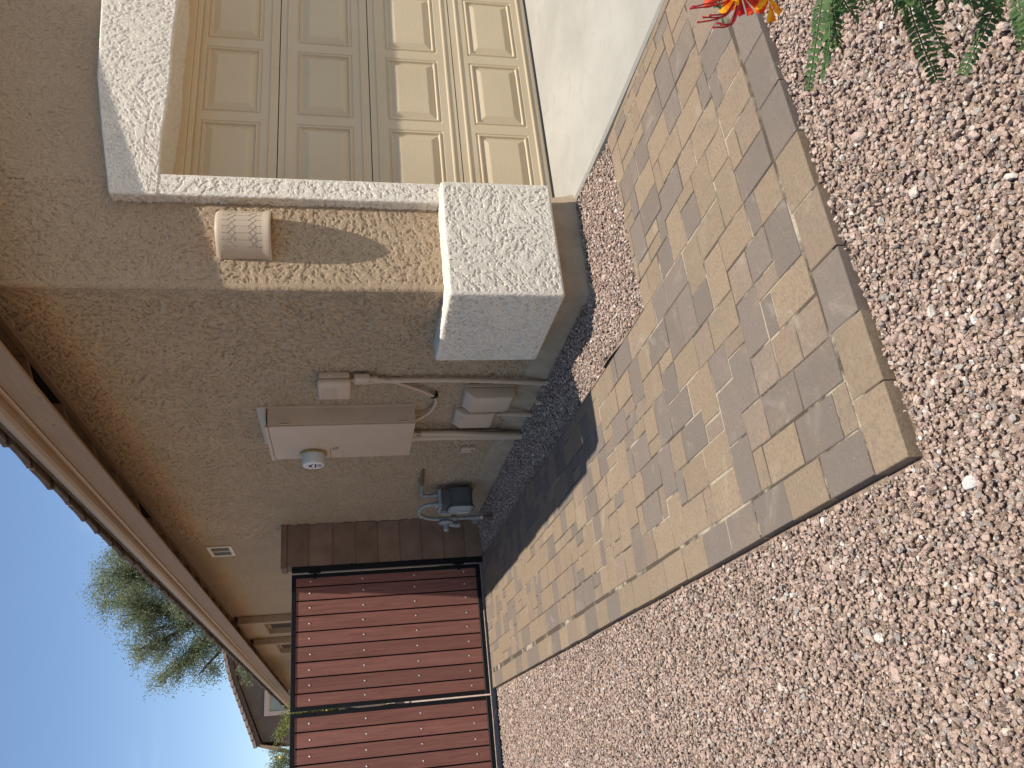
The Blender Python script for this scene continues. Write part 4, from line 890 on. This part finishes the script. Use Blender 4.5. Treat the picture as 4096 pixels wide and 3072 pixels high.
tree('shade_tree', 'big grey-green feathery tree rising behind the tiled eave into blue sky', (5.0, 31.0, -.1),
     [((5.7, 30.5, 10.0), (1.7, 1.6, 1.15)), ((4.0, 30, 9.2), (1.4, 1.5, .95)), ((6.4, 30.8, 8.6), (1.9, 1.7, 1.2)), ((2.7, 30, 8.6), (1.0, 1.3, 1.0)), ((4.2, 30, 7.6), (1.6, 1.5, .9)), ((1.9, 29.7, 7.5), (.85, 1.1, .95)), ((2.7, 29.8, 6.5), (1.0, 1.1, .8)), ((7.6, 31, 9.9), (1.1, 1.2, .9)), ((1.55, 29.3, 6.6), (.5, .7, .7)), ((4.5, 30, 6.2), (1.6, 1.3, .8)), ((8.0, 31, 8.2), (1.3, 1.2, 1.0)), ((8.6, 31, 10.2), (1.0, 1.2, .9)), ((5.6, 30.5, 7.2), (1.6, 1.4, .9)), ((3.4, 30, 5.6), (1.0, 1.0, .7)), ((1.4, 29.6, 8.0), (.45, .7, .6))],
     6400, 21, .11, .028, M['leaf_tree'], 11, .26, .35, .95, .11, fork=3.6, limb_n=14)
tree('neighbour_tree', 'loose grey-green branches hanging in front of the neighbour house wall', (1.9, 26.5, -.1), [((1.25, 26.5, 4.55), (.42, .4, .5)), ((1.8, 26.5, 4.3), (.5, .5, .5)), ((1.0, 26.4, 4.0), (.25, .3, .3))], 240, 26, .09, .028, M['leaf_tree'], 12, .09, .5, .38, .04, fork=2.6)
tree('flowering_shrub', 'yellow-green shrub with yellow blossoms showing over the gate, before the neighbour house', (-1.05, 15.5, -.1), [((-1.15, 15.5, 2.45), (.40, .5, .40)), ((-.85, 15.6, 2.2), (.38, .5, .40)), ((-1.0, 15.4, 1.8), (.5, .5, .5))], 420, 26, .06, .016, M['leaf_palo'], 13, .05, -.15, .36, .03, 'shrub', .9, 'shrubs behind the gate', flowers=26)
tree('flowering_shrub', 'thin blue-green shrub with few yellow blossoms at the picture edge over the gate', (-1.95, 15.0, -.1), [((-1.75, 15.0, 2.5), (.30, .5, .45)), ((-2.15, 15.1, 2.45), (.42, .5, .42)), ((-2.0, 15.0, 1.9), (.5, .5, .4))], 330, 22, .06, .015, M['leaf_tree'], 14, .045, -.2, .42, .035, 'shrub', .9, 'shrubs behind the gate', flowers=16)

# ------------------------------------------------------------------ flowering bush at the right hand, close to the lens
fb = thing('flowering_bush', 'ferny bush with an orange-red flower reaching in beside the gravel, close to the camera', 'bush', (-.95, -3.05, -.085))
st = MB(); rs = random.Random(5)
hub = [(-1.18, -2.93, .66), (-1.17, -2.92, .50), (-1.15, -2.90, .36), (-1.20, -2.87, .76)]
for h in hub: st.tube(spline([(-.95+rs.uniform(-.03, .03), -3.05+rs.uniform(-.03, .03), -.12), (-.98, -3.02, h[2]*.5), h], 6), [.009-.0045*i/12 for i in range(13)], 7)
pinnae = [((-1.334, -2.898, .683), (-1.398, -2.877, .696), (-1.453, -2.818, .693), 0), ((-1.334, -2.879, .668), (-1.384, -2.867, .668), (-1.396, -2.833, .645), 0), ((-1.334, -2.869, .662), (-1.40, -2.849, .667), (-1.42, -2.807, .659), 0),
 ((-1.312, -2.861, .644), (-1.35, -2.857, .634), (-1.349, -2.832, .601), 0), ((-1.293, -2.871, .545), (-1.36, -2.852, .539), (-1.41, -2.806, .489), 1), ((-1.279, -2.852, .508), (-1.336, -2.839, .499), (-1.364, -2.803, .451), 1),
 ((-1.315, -2.879, .562), (-1.352, -2.872, .565), (-1.356, -2.842, .541), 1), ((-1.24, -2.849, .355), (-1.303, -2.826, .379), (-1.348, -2.767, .395), 2), ((-1.26, -2.852, .401), (-1.299, -2.845, .398), (-1.304, -2.819, .355), 2),
 ((-1.295, -2.874, .38), (-1.345, -2.862, .382), (-1.364, -2.825, .355), 2), ((-1.343, -2.903, .403), (-1.39, -2.89, .415), (-1.42, -2.85, .381), 2), ((-1.247, -2.798, .757), (-1.28, -2.793, .76), (-1.285, -2.761, .741), 3),
 ((-1.291, -2.867, .566), (-1.328, -2.86, .567), (-1.32, -2.837, .539), 1), ((-1.287, -2.864, .486), (-1.319, -2.86, .488), (-1.314, -2.836, .459), 1), ((-1.241, -2.836, .409), (-1.278, -2.831, .405), (-1.277, -2.804, .377), 2), ((-1.269, -2.841, .575), (-1.294, -2.838, .585), (-1.289, -2.813, .557), 0)]
def leaflet_row(a, b_, c, seed):
    r = random.Random(seed); P = spline([a, b_, c], 14); m = MB(); m.tube(P, [.0011]*len(P), 5); n = len(P)
    tot = sum((P[i+1]-P[i]).length for i in range(n-1)); cnt = max(7, int(tot/.0066)); nz = Vector((r.uniform(-.25, .25), r.uniform(-.5, .1)-.25, 1)).normalized()
    for k in range(cnt):
        f = (k+.6)/cnt*(n-1); i = min(int(f), n-2); p = P[i].lerp(P[i+1], f-i); d = (P[i+1]-P[i]).normalized(); side = d.cross(nz).normalized(); up = side.cross(d)
        L_ = .0165*(1-.45*abs(k/cnt-.45)*1.4)*r.uniform(.9, 1.1); w = L_*.40
        for s in (-1, 1):
            ax = (side*s*.88+d*.42+up*r.uniform(-.25, .1)).normalized(); pe = ax.cross(up).normalized(); tl_ = up*r.uniform(-.0015, .0015)
            q = [p+ax*.0006, p+ax*L_*.30+pe*w*.5+tl_, p+ax*L_*.72+pe*w*.46, p+ax*L_+tl_, p+ax*L_*.72-pe*w*.46, p+ax*L_*.30-pe*w*.5-tl_]; mid = p+ax*L_*.5-up*.0009
            m.add(q+[mid], [(0, 1, 6), (1, 2, 6), (2, 3, 6), (3, 4, 6), (4, 5, 6), (5, 0, 6)])
    return m
for i, (a, b_, c, h) in enumerate(pinnae):
    leaflet_row(a, b_, c, i).build('leaf', M['leaf_bush'], fb); st.tube(spline([hub[h], tuple((Vector(hub[h])+Vector(a))/2+Vector((0, 0, .012))), a], 4), .0018, 6)
extra = random.Random(9)
for k in range(46):                                              # the rest of the bush, out of the picture to the right
    h = Vector(hub[k % 4]); o = Vector((extra.uniform(.02, .42), extra.uniform(-.40, .05), extra.uniform(-.22, .22))); a = h+o
    if h.z+o.z < .05: continue
    c = a+Vector((extra.uniform(-.02, .12), extra.uniform(-.10, .02), extra.uniform(-.05, .05))); b_ = (a+c)/2+Vector((0, 0, .012))
    leaflet_row(tuple(a), tuple(b_), tuple(c), 50+k).build('leaf', M['leaf_bush'], fb); st.tube([h, (h+a)/2+Vector((0, 0, .02)), a], .0016, 5)
st.build('stems', M['stem'], fb, smooth=True)
def petal(base, direction, width, length, seed, mat):
    r = random.Random(seed); d = Vector(direction).normalized(); s = d.cross(Vector((.3, .5, .8))).normalized(); u = s.cross(d); v = []; n, m = 7, 7
    for i in range(n):
        t = i/(n-1); w = width*(.12+.88*math.sin(min(1, t*1.15)*math.pi*.62)**1.2)
        for j in range(m):
            q = j/(m-1)*2-1; fr_ = .0030*math.sin(q*9+seed)*t*t+.0016*math.sin(q*23+seed*2)*t*t
            v.append(Vector(base)+d*(length*t*(1-.10*q*q)+.0012*math.sin(q*17)*t)+s*(w*q*.5)+u*(fr_+.006*q*q*t+.004*t*t))
    mb = MB().add(v, [(i*m+j, (i+1)*m+j, (i+1)*m+j+1, i*m+j+1) for i in range(n-1) for j in range(m-1)]); return mb.build('petal', mat, fb, smooth=True)
FC = Vector((-1.333, -2.846, .768))
CU = Vector((-.905, .426, .015)); CV = Vector((-.10, -.18, -.978)); CF = Vector((.414, .887, -.206))     # picture down, picture right, away
def dirn(a, b_, c=0.0): return tuple(CU*b_+CV*a+CF*c)
for k, (a, b_, c, w, l, mt) in enumerate([(-.9, .42, -.2, .020, .023, 'petal'), (-.15, .6, -.4, .022, .022, 'petal'), (-.55, 1.0, .1, .009, .032, 'petal'), (.5, .6, -.1, .013, .030, 'petal_r'), (.2, .75, .0, .009, .026, 'petal_r'), (1.0, .22, .1, .010, .026, 'petal_r'), (-.35, .45, .2, .010, .024, 'petal_r')]): petal(FC, dirn(a, b_, c), w, l, k+1, M[mt])
F2 = Vector((-1.326, -2.836, .722))
for k, (a, b_, w, l, mt) in enumerate([(-.5, .5, .020, .020, 'petal'), (.45, 1.0, .021, .027, 'petal'), (.9, .35, .018, .022, 'petal'), (-.1, .4, .012, .018, 'petal_r')]): petal(F2, dirn(a, b_, .1*k), w, l, k+11, M[mt])
fl = MB()
for k, (e, bend) in enumerate([((-1.366, -2.848, .835), .0), ((-1.383, -2.841, .829), .010), ((-1.379, -2.845, .823), .012), ((-1.389, -2.845, .803), .014), ((-1.387, -2.845, .807), .018), ((-1.377, -2.847, .815), .009), ((-1.372, -2.85, .84), .004), ((-1.391, -2.842, .812), .016)]):
    e = Vector(e); m_ = (FC+e)/2+CU*bend+CV*.004; fl.tube(spline([FC, m_, e], 8), [.0013-.0004*i/16 for i in range(17)], 5); fl.tube([e, e-CV*.0035], .0014, 5)
fl.build('stamens', M['filament'], fb)
MB().tube(spline([(-1.316, -2.823, .788), (-1.323, -2.822, .796), (-1.328, -2.818, .803)], 6), [.0035, .0045, .0056, .0064, .0068, .0068, .0066, .0060, .0052, .0042, .0030, .0018, .0006], 10).build('flower_bud', M['petal_r'], fb, smooth=True)
sx = MB().tube(spline([hub[3], (-1.27, -2.85, .775), tuple(FC)], 6), .0022, 6).tube(spline([hub[3], (-1.27, -2.845, .74), tuple(F2)], 6), .002, 6).tube(spline([(-1.27, -2.85, .775), (-1.30, -2.835, .78), (-1.316, -2.823, .788)], 5), .0014, 6); sx.build('flower_stalk', M['stem'], fb, smooth=True)
# dry twig on the gravel
tg = MB().tube(spline([(-.973, -1.961, -.066), (-.985, -2.01, -.060), (-.994, -2.05, -.060), (-1.003, -2.096, -.066)], 6), [.0028]*19, 6).build('dry_twig', M['bark']); tag(tg, 'thin dry twig lying on the gravel in front of the pavers', 'twig')
